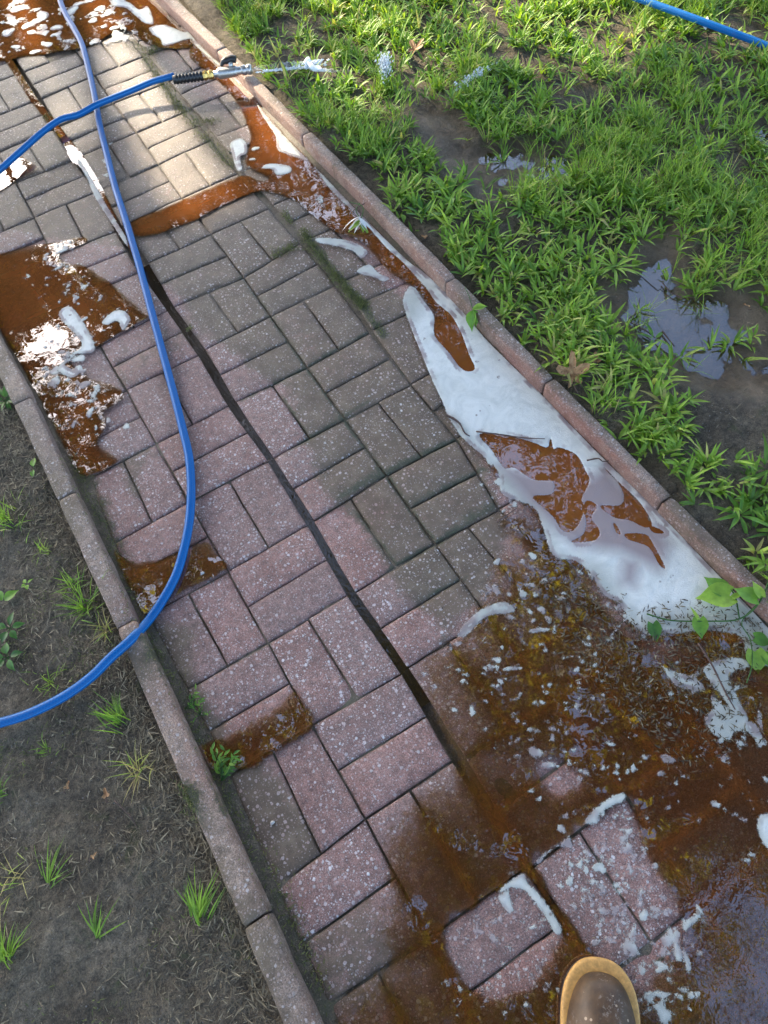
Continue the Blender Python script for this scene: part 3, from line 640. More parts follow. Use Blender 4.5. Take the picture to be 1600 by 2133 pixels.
def mossy(px, py):
    r = np.zeros(px.shape)
    for L, w, s in MOSSY_LINES:
        if py.max() < min(q[1] for q in L) - 0.08 or py.min() > max(q[1] for q in L) + 0.08: continue
        r = np.maximum(r, s * np.exp(-(polyline_dist(px, py, L) / w) ** 2))
    return r
def water_depth(px, py):
    r = np.full(px.shape, -0.01)
    for poly, md, sl_ in WATER:
        xs = [q[0] for q in poly]; ys = [q[1] for q in poly]
        m = (px > min(xs) - .02) & (px < max(xs) + .02) & (py > min(ys) - .02) & (py < max(ys) + .02)
        if not m.any(): continue
        s = sdf(px[m], py[m], poly)
        s = s + (fnoise(px[m], py[m], 45, 2) - 0.5) * 0.012 * min(1, 0.12 / sl_)
        d = np.where(s > 0, md * (1 - np.exp(-s * sl_ / md)), s * 0.25)
        r[m] = np.maximum(r[m], d)
    for poly in ISLANDS:
        s = sdf(px, py, poly) + (fnoise(px, py, 60, 5) - 0.5) * 0.02
        r = np.minimum(r, -s * 0.12)
    return r

# ------------------------------------------------------------ path: bed, pavers, kerbs
XC = {'L2': -0.415, 'L1': -0.2169, '0L': -0.0152, '0R': 0.0077, 'R1': 0.2128, 'R2': 0.4085, 'R2b': 0.4265, 'R3': 0.6235}
NODES = {   # surveyed paver corners, (column, row) -> place
 ('0L',0): [(-0.020, 0.007)], ('0L',-1): [(-0.015, 0.207)], ('0L',-2): [(-0.021, 0.412)], ('0L',-3): [(-0.031, 0.602)], ('0L',-4): [(-0.024, 0.808)], ('0L',-5): [(-0.009, 1.022)], ('0L',-6): [(-0.018, 1.232)],
 ('0L',1): [(-0.009, -0.201)], ('0L',2): [(-0.013, -0.411)], ('0L',3): [(-0.022, -0.612)], ('0L',4): [(-0.013, -0.822)], ('0L',6): [(-0.013, -1.240)], ('0L',5): [(-0.020, -1.019)],
 ('L1',0): [(-0.220, 0.005)], ('L1',-1): [(-0.222, 0.210)], ('L1',-2): [(-0.227, 0.401)], ('L1',1): [(-0.219, -0.197)], ('L1',2): [(-0.216, -0.414)], ('L1',3): [(-0.215, -0.613)], ('L1',4): [(-0.216, -0.813)], ('L1',5): [(-0.214, -1.018)], ('L1',6): [(-0.216, -1.240)],
 ('L2',0): [(-0.401, 0.007)], ('L2',1): [(-0.414, -0.200)], ('L2',2): [(-0.414, -0.410)], ('L2',3): [(-0.404, -0.611)], ('L2',4): [(-0.400, -0.810)],
 ('0R',0): [(0.008, 0.007)], ('0R',-1): [(0.016, 0.213)], ('0R',4): [(0.011, -0.817)], ('0R',6): [(0.004, -1.246)], ('0R',2): [(0.011, -0.409)], ('0R',3): [(0.003, -0.615)], ('0R',1): [(0.012, -0.203)],
 ('R1',0): [(0.213, -0.003)], ('R1',-1): [(0.214, 0.216)], ('R1',-2): [(0.218, 0.395)], ('R1',1): [(0.212, -0.203)], ('R1',2): [(0.213, -0.401)], ('R1',3): [(0.211, -0.614)], ('R1',6): [(0.220, -1.237)], ('R1',7): [(0.208, -1.441)],
 ('R2',0): [(0.409, 0.005)], ('R2',-1): [(0.423, 0.212)], ('R2',-2): [(0.418, 0.420)], ('R2',2): [(0.408, -0.410)], ('R2',3): [(0.379, -0.624)],
}
def node(c, r):
    p = node_(c, r)
    if c == '0L': return (p[0] + 0.0045, p[1])
    if c == '0R': return (p[0] - 0.0035, p[1])
    return p
def node_(c, r):
    if c == 'R2b':
        a = node_('R2', r); return (a[0] + (0.018 if r < 0 else 0.010 if r == 0 else 0.0015), a[1] + 0.004)
    if (c, r) in NODES: return NODES[(c, r)][0]
    return (XC[c] + 0.0035 * math.sin(r * 2.3 + len(c)), -0.2055 * r + 0.0035 * math.sin(r * 1.7 + XC[c] * 9))
bx_ = np.linspace(-0.47, 0.69, 200); by_ = np.linspace(-2.7, 5.2, 520)
BX, BY = np.meshgrid(bx_, by_, indexing='ij')
BZ = -0.0052 + (fnoise(BX, BY, 14, 8) - 0.5) * 0.011
BZ = BZ * np.clip((BX + 0.395) / 0.02, 0.15, 1) - 0.0015 + 0.003 * np.clip(1 - (BX + 0.425) / 0.018, 0, 1) + 0.008 * np.clip((BX - 0.61) / 0.02, 0, 1) - 0.016 * np.exp(-((BX + 0.004) / 0.012) ** 2)
I_ = np.arange(BX.size).reshape(BX.shape)
bed = mesh_np('path', np.stack([BX.ravel(), BY.ravel(), BZ.ravel()], 1), np.stack([I_[:-1, :-1].ravel(), I_[1:, :-1].ravel(), I_[1:, 1:].ravel(), I_[:-1, 1:].ravel()], 1), M_BED)
tag(bed, 'basketweave paver path flooded with rusty soapy water between two kerbs', kind='structure')

NU, NV = 13, 7
def make_paver(q, drop):
    """q: 4 corners ccw (u along the length); a slightly domed stone with rounded arrises"""
    q = [Vector((a[0], a[1])) for a in q]
    cx = sum((a for a in q), Vector((0, 0))) / 4
    g = 0.0014 + random.random() * 0.0012
    L_ = ((q[1] - q[0]).length + (q[2] - q[3]).length) / 2
    W_ = ((q[3] - q[0]).length + (q[2] - q[1]).length) / 2
    uu = np.concatenate(([0, 0.0035 / L_], np.linspace(0.012 / L_, 1 - 0.012 / L_, NU - 4), [1 - 0.0035 / L_, 1]))
    vv = np.concatenate(([0, 0.0035 / W_], np.linspace(0.012 / W_, 1 - 0.012 / W_, NV - 4), [1 - 0.0035 / W_, 1]))
    U, V = np.meshgrid(uu, vv, indexing='ij')
    gu, gv = g / L_, g / W_
    Us, Vs = gu + U * (1 - 2 * gu), gv + V * (1 - 2 * gv)
    A = [np.array(a) for a in q]
    X = (A[0][0] * (1 - Us) + A[1][0] * Us) * (1 - Vs) + (A[3][0] * (1 - Us) + A[2][0] * Us) * Vs
    Y = (A[0][1] * (1 - Us) + A[1][1] * Us) * (1 - Vs) + (A[3][1] * (1 - Us) + A[2][1] * Us) * Vs
    du = np.minimum(U, 1 - U) * L_; dv = np.minimum(V, 1 - V) * W_
    X = X + (fnoise(X, Y, 30, 7) - 0.5) * 0.003; Y = Y + (fnoise(X, Y, 30, 9) - 0.5) * 0.003
    e = np.minimum(du, dv)
    Z = -0.0026 * np.exp(-(e / 0.0030)) - 0.0010 * np.exp(-e / 0.012)
    for _ in range(random.choice((0, 1, 2, 3))):
        kx, ky = random.choice((0, 1, random.random())), random.choice((0, 1))
        cxx = (A[0] * (1 - kx) + A[1] * kx) * (1 - ky) + (A[3] * (1 - kx) + A[2] * kx) * ky
        Z = Z - random.uniform(.001, .004) * np.exp(-((X - cxx[0]) ** 2 + (Y - cxx[1]) ** 2) / random.uniform(.006, .014) ** 2)
    Z = Z + (fnoise(X, Y, 26, 1) - 0.5) * 0.0028
    tx, ty = random.gauss(0, 0.009), random.gauss(0, 0.009)
    Z = Z + (X - cx.x) * tx + (Y - cx.y) * ty - drop + 0.0005
    n = NU * NV
    top = np.stack([X.ravel(), Y.ravel(), Z.ravel()], 1)
    idx = np.arange(n).reshape(NU, NV)
    F = np.stack([idx[:-1, :-1].ravel(), idx[1:, :-1].ravel(), idx[1:, 1:].ravel(), idx[:-1, 1:].ravel()], 1)
    ring = list(idx[:, 0]) + list(idx[-1, 1:]) + list(idx[-2::-1, -1]) + list(idx[0, -2:0:-1])
    bot = top[ring].copy(); bot[:, 2] = -0.05
    m = len(ring)
    B = np.array([(ring[i], n + i, n + (i + 1) % m, ring[(i + 1) % m]) for i in range(m)])
    v = np.concatenate([top, bot]); F = np.concatenate([F, B])
    return v, F, e.ravel(), n, m

pavers = []
COLS = [('L2', 'L1'), ('L1', '0L'), ('0R', 'R1'), ('R1', 'R2'), ('R2b', 'R3')]
PAVQ = []
for ci, (ca, cb) in enumerate(COLS):
    for r in range(-14, 9):
        p00, p10, p11, p01 = node(ca, r + 1), node(cb, r + 1), node(cb, r), node(ca, r)
        mid = lambda a, b: ((a[0] + b[0]) / 2, (a[1] + b[1]) / 2)
        if (ci + r) % 2 == 1:                                   # laid across the path
            l, rr = mid(p00, p01), mid(p10, p11)
            quads = [(p00, p10, rr, l), (l, rr, p11, p01)]
        else:                                                   # laid along the path
            b_, t_ = mid(p00, p10), mid(p01, p11)
            quads = [(b_, t_, p01, p00), (p10, p11, t_, b_)]
        for q in quads: PAVQ.append(q)
for q in PAVQ:
    cxy = np.array(q).mean(0)
    if cxy[1] > 2.7 or cxy[1] < -2.0: continue
    smp = np.array([[cxy[0], cxy[1]]] + [[0.75 * a[0] + 0.25 * cxy[0], 0.75 * a[1] + 0.25 * cxy[1]] for a in q])
    dd = water_depth(smp[:, 0], smp[:, 1])
    wetf = (dd > 0.0008).mean()
    drop = (0.0035 if wetf > 0.6 else 0.0) + random.uniform(-0.0012, 0.0012)
    v, F, e, n, m = make_paver(q, drop)
    px, py = v[:, 0], v[:, 1]
    D = soft(px, py, DIRTY); Mo = mossy(px, py); Rd = soft(px, py, REDDISH)
    D = D + random.uniform(-0.2, 0.2)
    ee = np.concatenate([e, np.zeros(m)])
    D = D + 0.25 * np.exp(-ee / 0.004)
    edge_w = np.zeros(n + m); 
    wt = np.clip(water_depth(px, py) * 500 + 1.2, 0, 1) * 0.5 + 0.12 + 0.35 * np.clip((py - 0.45) / 0.5, 0, 1)
    paste = np.full(n + m, random.uniform(0.5, 1.15))
    o = mesh_np('paver', v, F, M_PAVER, bed, True, {'dirt': D, 'moss': Mo, 'red': Rd, 'wet': wt, 'paste': paste})
    pavers.append(o)

def kerb_line(name, inner, outer, joints, top, label):
    """inner/outer x as functions of y; joints: list of y where stones meet"""
    root = empty(name, (inner(0), 0, 0))
    tag(root, label, kind='structure')
    for a, b in zip(joints[:-1], joints[1:]):
        a2, b2 = a + 0.0018, b - 0.0018
        m = max(4, int((b2 - a2) / 0.035))
        ys = np.concatenate(([a2, a2 + 0.003], np.linspace(a2 + 0.012, b2 - 0.012, m), [b2 - 0.003, b2]))
        # profile from the path face, over the rounded arris, to the soil face
        T = [(0, -0.06), (0, -0.01), (0, 0.78), (0.012, 0.89), (0.045, 0.955), (0.10, 0.985), (0.22, 0.997), (0.6, 1.0), (0.88, 0.995), (0.96, 0.96), (1.0, 0.86), (1.0, -0.06)]
        vs = []
        dz = random.uniform(-0.002, 0.002); dx = random.uniform(-0.0015, 0.0015); tw = random.uniform(-0.004, 0.004)
        for i, y in enumerate(ys):
            k = min(i, len(ys) - 1 - i)
            sh = 0.0028 if k == 0 else (0.0008 if k == 1 else 0)
            for u, w in T:
                xi, xo = inner(y), outer(y)
                x = xi + (xo - xi) * u
                sgn = 1 if xo > xi else -1
                x += dx + sgn * sh * (1 - 2 * u) + (vnoise(x, y, 40, 3) - 0.5) * 0.0025
                z = top * w if w > 0 else w - 0.02
                if w > 0.5: z += -sh + dz + tw * (y - a) + (vnoise(x, y, 35, 4) - 0.5) * 0.003
                vs.append((x, y, z))
        n = len(T); F = []
        flip = inner(0) < outer(0)
        for i in range(len(ys) - 1):
            for j in range(n - 1):
                f = (i * n + j, i * n + j + 1, (i + 1) * n + j + 1, (i + 1) * n + j)
                F.append(f if flip else f[::-1])
        me_v = np.array(vs)
        vs = [(a_ - inner(0), b_, c_) for a_, b_, c_ in vs]
        faces = [tuple(f) for f in F] + [tuple(range(n))[::(-1 if flip else 1)], tuple(range((len(ys) - 1) * n, len(ys) * n))[::(1 if flip else -1)]]
        o = mesh_py('kerb_stone', vs, faces, M_KERB, root)
        px, py = me_v[:, 0], me_v[:, 1]
        u = np.abs(px - np.array([inner(y) for y in py])) / 0.034
        d = np.clip(0.22 + 0.6 * (vnoise(px, py, 9, 6) - 0.4) + 0.25 * u, 0, 1)
        redn = np.clip((0.75 - u * 1.5) * (0.35 + 0.9 * vnoise(px, py, 3, 8)), 0, 1) * (0.9 if inner(0) > 0 else 0.45)
        for nm, dat in (('dirt', d), ('moss', mossy(px, py) + np.clip(vnoise(px, py, 14, 12) - 0.62, 0, 1) * 1.2), ('red', redn), ('wet', np.clip(0.5 - me_v[:, 2] / 0.03, 0, 0.6)), ('paste', np.full(len(px), 0.9))):
            at = o.data.attributes.new(nm, 'FLOAT', 'POINT'); at.data.foreach_set('value', dat.astype(np.float32))
    return root
def interp(tab):
    ys = [t[0] for t in tab]; xs = [t[1] for t in tab]
    return lambda y: float(np.interp(y, ys, xs))
RI = interp([(-2.7, .690), (-1.12, .673), (-.81, .664), (-.4, .653), (.04, .6485), (.4, .647), (.8, .637), (1.4, .622), (1.9, .600), (5, .46)])
RO = interp([(-2.7, .737), (-1.09, .708), (-.81, .694), (-.4, .687), (.04, .684), (.4, .681), (.8, .671), (1.4, .662), (1.9, .643), (5, .505)])
LI = interp([(-2.7, -.425), (-1.24, -.432), (-.4, -.430), (.35, -.438), (.55, -.449), (1.5, -.470), (5, -.52)])
LO = interp([(-2.7, -.480), (-1.2, -.482), (-.4, -.474), (.2, -.482), (.43, -.490), (1.5, -.515), (5, -.565)])
kerb_line('kerb', RI, RO, [-2.7, -2.02, -1.42, -.82, -.42, -.0, .80, 1.42, 2.05, 2.7, 3.4, 4.2, 5.0], 0.045, 'weathered concrete kerb on the lawn side, red along its inner face')
kerb_line('kerb', LI, LO, [-2.7, -1.9, -1.06, -.425, -.045, .30, .95, 1.6, 2.4, 3.2, 4.1, 5.0], 0.040, 'grey concrete kerb beside the bare dark soil')

# ------------------------------------------------------------ ground sheet
def lines(a0, a1, b0, b1, fine):
    mid = np.arange(a0, a1, fine)
    lo = []; x = a0; s = fine
    while x > b0: s *= 1.35; x -= s; lo.append(x)
    hi = []; x = mid[-1]; s = fine
    while x < b1: s *= 1.35; x += s; hi.append(x)
    return np.concatenate([lo[::-1], mid, hi])
PUDDLES = [
 ([(1.031, 0.747), (1.120, 0.709), (1.103, 0.581), (1.096, 0.470), (1.214, 0.403), (1.312, 0.288), (1.295, 0.187), (1.187, 0.132), (1.073, 0.191), (0.989, 0.184), (0.948, 0.246), (0.981, 0.351), (0.960, 0.443), (0.976, 0.548)], 0.022),
 ([(0.941, -0.267), (1.030, -0.212), (1.147, -0.208), (1.211, -0.266), (1.183, -0.338), (1.250, -0.408), (1.340, -0.553), (1.372, -0.694), (1.194, -0.753), (1.043, -0.719), (0.948, -0.593), (0.904, -0.487), (0.917, -0.401), (0.893, -0.335)], 0.017),
 ([(1.262, -0.116), (1.299, -0.163), (1.232, -0.270), (1.173, -0.283), (1.188, -0.204)], 0.018),
 ([(1.784, 0.025), (1.865, -0.068), (1.783, -0.146), (1.729, -0.049)], 0.022),
 ([(1.056, 0.924), (1.102, 0.904), (1.091, 0.826), (1.033, 0.856)], 0.016),
]
BARE = [[(1.060, 0.993), (1.136, 0.895), (1.093, 0.741), (1.103, 0.587), (1.096, 0.470), (0.989, 0.421), (0.951, 0.552), (1.022, 0.748)], [(0.733, -0.797), (0.785, -0.818), (0.802, -0.961), (0.810, -1.008), (0.802, -1.147), (0.738, -1.131), (0.745, -1.018), (0.726, -0.924)],
        [(0.671, 0.200), (0.761, -0.029), (0.722, -0.193), (0.663, -0.231), (0.698, -0.005), (0.667, 0.143)], [(0.876, -0.672), (0.987, -0.714), (1.019, -0.803), (0.961, -0.860), (0.837, -0.838), (0.829, -0.754)],
        [(1.298, 0.872), (1.468, 0.770), (1.552, 0.666), (1.464, 0.631), (1.365, 0.711)], [(1.536, 1.125), (1.640, 1.059), (1.601, 0.948), (1.508, 1.025)], [(0.719, 0.672), (0.746, 0.480), (0.736, 0.301), (0.737, 0.200), (0.714, 0.266), (0.687, 0.497)],
        [(1.000, -0.636), (1.161, -0.695), (1.138, -0.835), (1.003, -0.759)]]
def ground_h(x, y):
    h = 0.022 + (fnoise(x, y, 3.0, 1) - 0.5) * 0.03 + (fnoise(x, y, 18, 4) - 0.5) * 0.012 + (fnoise(x, y, 45, 2) - 0.5) * 0.011
    left = x < 0
    h = np.where(left, h - 0.004, h - 0.002)
    m = (x > .6) & (x < 3) & (y > -1.5) & (y < 2.0)
    if m.any():
        for poly, dp in PUDDLES:
            s = sdf(x[m], y[m], poly)
            h[m] -= (dp + (fnoise(x[m], y[m], 9, 25) - 0.5) * 0.022) * np.clip(s / 0.10 + 0.25, 0, 1)
    d = np.minimum(np.abs(x + 0.48), np.abs(x - 0.69))
    h = np.minimum(h, 0.034) - 0.006 * np.exp(-(d / 0.03))
    h = h * np.clip(1.0, 0, 1)
    return h
gx = lines(-1.9, 3.3, -60, 70, 0.0125)
gy = lines(-2.4, 3.6, -60, 90, 0.0125)
GX, GY = np.meshgrid(gx, gy, indexing='ij')
GZ = ground_h(GX.ravel().copy(), GY.ravel().copy()).reshape(GX.shape)
inside = (GX > -0.475) & (GX < 0.672) & (GY > -2.7) & (GY < 5.0)
GZ = np.where(inside, -0.075, GZ)
wet = np.zeros(GX.shape).ravel()
gxr, gyr = GX.ravel(), GY.ravel()
mloc = (gxr > .6) & (gxr < 3) & (gyr > -1.5) & (gyr < 2)
for poly, dp in PUDDLES:
    wet[mloc] = np.maximum(wet[mloc], np.clip(sdf(gxr[mloc], gyr[mloc], poly) / 0.06 + 0.9, 0, 1))
ni, nj = GX.shape
idx = np.arange(ni * nj).reshape(ni, nj)
F = np.stack([idx[:-1, :-1].ravel(), idx[1:, :-1].ravel(), idx[1:, 1:].ravel(), idx[:-1, 1:].ravel()], 1)
gnd = mesh_np('ground', np.stack([gxr, gyr, GZ.ravel()], 1), F, M_SOIL, None, True, {'wet': wet})
tag(gnd, 'dark damp garden soil beside the path and under the lawn', kind='structure')

# ------------------------------------------------------------ water sheets
def sheet(name, x0, x1, y0, y1, step, fz, mat, field, thr, attrs, **kw):
    xs = np.arange(x0, x1, step); ys = np.arange(y0, y1, step)
    X, Y = np.meshgrid(xs, ys, indexing='ij')
    x, y = X.ravel(), Y.ravel()
    f = field(x, y)
    ok = (f > thr).reshape(X.shape)
    cell = ok[:-1, :-1] | ok[1:, :-1] | ok[:-1, 1:] | ok[1:, 1:]
    I = np.arange(X.size).reshape(X.shape)
    F = np.stack([I[:-1, :-1][cell], I[1:, :-1][cell], I[1:, 1:][cell], I[:-1, 1:][cell]], 1)
    used = np.unique(F)
    remap = np.full(X.size, -1); remap[used] = np.arange(len(used))
    x, y, f = x[used], y[used], f[used]
    z = fz(x, y, f)
    at = {k: fn(x, y, f) for k, fn in attrs.items()}
    return mesh_np(name, np.stack([x, y, z], 1), remap[F], mat, None, True, at)

def near_joint(x, y):
    """0..1, 1 over the joints between pavers"""
    r = np.ones(x.shape)
    for q in PAVQ:
        xs = [a[0] for a in q]; ys = [a[1] for a in q]
        m = (x > min(xs)) & (x < max(xs)) & (y > min(ys)) & (y < max(ys))
        if not m.any(): continue
        s = sdf(x[m], y[m], q)
        r[m] = np.minimum(r[m], np.exp(-np.clip(s - 0.003, 0, 1) / 0.008))
    return r
def main_depth(x, y, f):
    wob = fnoise(x, y, 7, 6)
    f2 = np.where(f > 0, f * (0.45 + 1.1 * wob), f)
    big = sdf(x, y, WATER[6][0]) > -0.02
    return f2 + np.where(f > 0.0002, near_joint(x, y) * (0.0055 - 0.0018 * big) * np.clip(f / 0.002, 0, 1), 0)
CHOP = [(0.408, -1.259), (0.585, -1.254), (0.688, -1.475), (0.296, -1.802), (-0.026, -1.612), (0.046, -1.474), (0.153, -1.460)]
def chopf(x, y, f):
    return 0.25 + 2.5 * np.clip(sdf(x, y, CHOP) / 0.08 + 0.3, 0, 1)
wat = sheet('water', -0.446, 0.668, -1.95, 2.7, 0.0055, lambda x, y, f: np.full(x.shape, 0.0032), M_WATER, water_depth, -0.002, {'depth': main_depth, 'chop': chopf})
tag(wat, 'rusty orange brown water pooled over the paver path', kind='structure')

gro = sheet('water', -0.022, 0.016, -0.9, 0.62, 0.0055, lambda x, y, f: np.full(x.shape, -0.0055), M_GROOVE, lambda x, y: np.full(x.shape, 0.008), 0, {'depth': lambda x, y, f: f, 'chop': lambda x, y, f: np.full(x.shape, 8.0)})
tag(gro, 'dark water running in the open groove along the middle of the path', kind='structure')
lawn_w = []
for i, (poly, dp) in enumerate(PUDDLES):
    xs = [q[0] for q in poly]; ys = [q[1] for q in poly]
    lev = 0.0055 if i != 1 else 0.0035
    fld = lambda x, y, p=poly, L=lev: np.where(sdf(x, y, p) > -0.07, L - ground_h(x.copy(), y.copy()), -0.02)
    o = sheet('water', min(xs) - .06, max(xs) + .06, min(ys) - .06, max(ys) + .06, 0.0125, lambda x, y, f, L=lev: np.full(x.shape, L), M_PUDDLE, fld, -0.006,
              {'depth': lambda x, y, f: f, 'chop': lambda x, y, f: np.full(x.shape, 6.0)})
    lab = ['shallow brown puddle in the grass under the water jet', 'wide muddy puddle with sky reflections in the bare lawn patch', 'small narrow puddle between grass clumps', 'small puddle at the far right of the lawn', 'tiny puddle where the jet lands in the grass'][i]
    tag(o, lab, kind='structure')

# ------------------------------------------------------------ foam
rb = random.Random(5)
EXTRA = []
def scatter_blobs(poly, n, r0, r1):
    xs = [q[0] for q in poly]; ys = [q[1] for q in poly]
    k = 0
    while k < n:
        if k % 6 == 0 or k < 1: cx_, cy_, cr_ = rb.uniform(min(xs), max(xs)), rb.uniform(min(ys), max(ys)), rb.choice((.008, .015, .03, .06))
        x, y = cx_ + rb.gauss(0, cr_), cy_ + rb.gauss(0, cr_)
        if sdf(np.array([x]), np.array([y]), poly)[0] < 0:
            if k % 6: cx_, cy_ = rb.uniform(min(xs), max(xs)), rb.uniform(min(ys), max(ys))
            continue
        r = r0 + (r1 - r0) * rb.random() ** 2.5
        EXTRA.append((x, y, r, r * rb.uniform(0.6, 1.0))); k += 1
scatter_blobs([(0.020, -0.837), (0.135, -0.826), (0.262, -0.715), (0.378, -0.818), (0.442, -1.048), (0.569, -1.244), (0.383, -1.427), (0.121, -1.219), (0.072, -1.140), (0.002, -1.004)], 520, 0.0022, 0.0085)
scatter_blobs([(0.021, -1.250), (0.205, -1.252), (0.219, -1.458), (0.089, -1.563), (0.017, -1.520), (0.016, -1.401)], 330, 0.0022, 0.010)
scatter_blobs([(-0.109, -1.241), (-0.022, -1.250), (-0.026, -1.351), (-0.089, -1.432), (-0.278, -1.344), (-0.188, -1.253)], 120, 0.0022, 0.007)
scatter_blobs([(-0.364, 0.860), (-0.201, 0.841), (-0.076, 0.441), (-0.236, 0.404), (-0.316, 0.298), (-0.285, 0.126), (-0.410, 0.071), (-0.433, 0.400)], 150, 0.0018, 0.007)
scatter_blobs([(-0.419, 0.274), (-0.427, 0.134), (-0.381, 0.009), (-0.348, 0.134), (-0.338, 0.353), (-0.394, 0.392)], 60, 0.002, 0.006)
scatter_blobs([(0.082, 2.719), (0.568, 2.298), (0.457, 1.755), (0.295, 1.848), (-0.114, 2.019)], 45, 0.003, 0.012)
scatter_blobs([(0.444, 0.883), (0.531, 0.402), (0.445, 0.679), (0.402, 0.797)], 60, 0.0018, 0.005)
scatter_blobs([(-0.285, 0.916), (-0.121, 0.846), (-0.116, 0.816), (-0.218, 0.790)], 30, 0.003, 0.010)
scatter_blobs([(1.096, 0.470), (1.010, 0.200), (1.169, 0.132), (1.288, 0.235), (1.191, 0.397)], 40, 0.003, 0.008)
def foam_cover(x, y):
    r = np.full(x.shape, -0.05)
    def add(poly, pad=0.02):
        xs = [q[0] for q in poly]; ys = [q[1] for q in poly]
        m = (x > min(xs) - pad) & (x < max(xs) + pad) & (y > min(ys) - pad) & (y < max(ys) + pad)
        if m.any(): r[m] = np.maximum(r[m], sdf(x[m], y[m], poly))
    for poly in FOAM: add(poly)
    for poly in FOAM_HOLES:
        r[:] = np.minimum(r, -sdf(x, y, poly))
    for b in BLOBS: add(blob_poly(b), 0.01)
    for b in EXTRA: add(blob_poly(b, 8), 0.006)
    return r
NET = [([(0.021, -1.250), (0.195, -1.265), (0.229, -1.447), (0.102, -1.570), (0.017, -1.520), (0.018, -1.410)], 42, .60), ([(0.442, -0.819), (0.493, -0.853), (0.478, -0.999), (0.448, -1.041), (0.399, -0.997), (0.404, -0.767)], 60, .50), ([(0.452, -1.079), (0.594, -1.170), (0.472, -1.340), (0.354, -1.266)], 50, .58),
       ([(0.084, 3.216), (0.723, 2.641), (0.444, 1.724), (0.257, 1.797), (-0.207, 2.095)], 26, .60), ([(-0.364, 0.910), (-0.134, 0.766), (-0.076, 0.441), (-0.236, 0.404), (-0.417, 0.449)], 45, .66), ([(-0.350, 0.484), (-0.236, 0.404), (-0.247, 0.155), (-0.391, 0.163), (-0.438, 0.383)], 50, .58), ([(0.192, -0.668), (0.349, -0.772), (0.302, -0.994), (0.086, -0.879), (0.084, -0.794)], 46, .68),
       ([(-0.134, -1.218), (-0.010, -1.249), (-0.012, -1.359), (-0.156, -1.376), (-0.201, -1.286)], 50, .66), ([(0.452, -0.465), (0.461, -0.568), (0.438, -0.689), (0.355, -0.693), (0.381, -0.545)], 60, .50), ([(0.422, 0.840), (0.615, 0.551), (0.579, 0.316), (0.481, 0.491)], 50, .64), ([(0.451, 0.436), (0.586, 0.167), (0.532, 0.006), (0.484, 0.105), (0.497, 0.232)], 60, .62),
       ([(0.261, -0.920), (0.488, -1.067), (0.472, -1.340), (0.355, -1.455), (0.222, -1.233)], 48, .74), ([(-0.301, 0.915), (-0.105, 0.847), (-0.143, 0.699), (-0.278, 0.701)], 50, .60), ([(0.074, 1.294), (0.142, 1.241), (0.073, 1.018), (0.015, 1.062)], 40, .50), ([(1.096, 0.470), (1.331, 0.288), (1.192, 0.115), (0.954, 0.268)], 40, .6)]
def add_net(x, y, r):
    for poly, sc, th in NET:
        xs = [q[0] for q in poly]; ys = [q[1] for q in poly]
        m = (x > min(xs)) & (x < max(xs)) & (y > min(ys)) & (y < max(ys))
        if m.any():
            s_ = np.clip(sdf(x[m], y[m], poly) / 0.05, -1, 1)
            r[m] = np.maximum(r[m], (fnoise(x[m], y[m], sc, 13, 4) - th - 0.25 * (1 - s_)) * 0.9 / sc * 2)
    return r
def soft2(L, fe=0.02):
    return lambda x, y, f: soft(x, y, [(p, fe, 1.0) for p in L])
def foam_z(x, y, f):
    t = np.clip(f, 0, 0.012)
    return 0.0042 + 0.0012 * (1 - np.exp(-t / 0.003)) + (fnoise(x, y, 55, 3) - 0.5) * 0.0010 * np.clip(f / 0.004, 0, 1)
def foam_field(x, y):
    r = np.full(x.shape, -0.05)
    for yy in np.arange(-2, 2.8, 0.15):
        m = (y >= yy) & (y < yy + 0.15)
        if m.any(): r[m] = add_net(x[m], y[m], foam_cover(x[m], y[m]))
    return r
def near_main(x, y):
    return np.clip(1 + sdf(x, y, FOAM[0]) / 0.006, 0, 1)
foam = sheet('foam', -0.446, 0.668, -1.75, 2.6, 0.003, foam_z, M_FOAM, foam_field, -0.009, {'cover': lambda x, y, f: f, 'film': lambda x, y, f: np.maximum(soft2(FILM)(x, y, f), np.where(f < 0.012, np.clip((fnoise(x, y, 30, 11) - 0.42) * 4, 0, 0.9), 0)), 'broken': lambda x, y, f: np.maximum(soft2(BROKEN)(x, y, f), np.clip(1.3 - f / 0.010, 0, 1) * np.clip(1 - near_main(x, y), 0, 1))})
tag(foam, 'white soap foam floating on the water along the kerb and in flecks', kind='stuff')

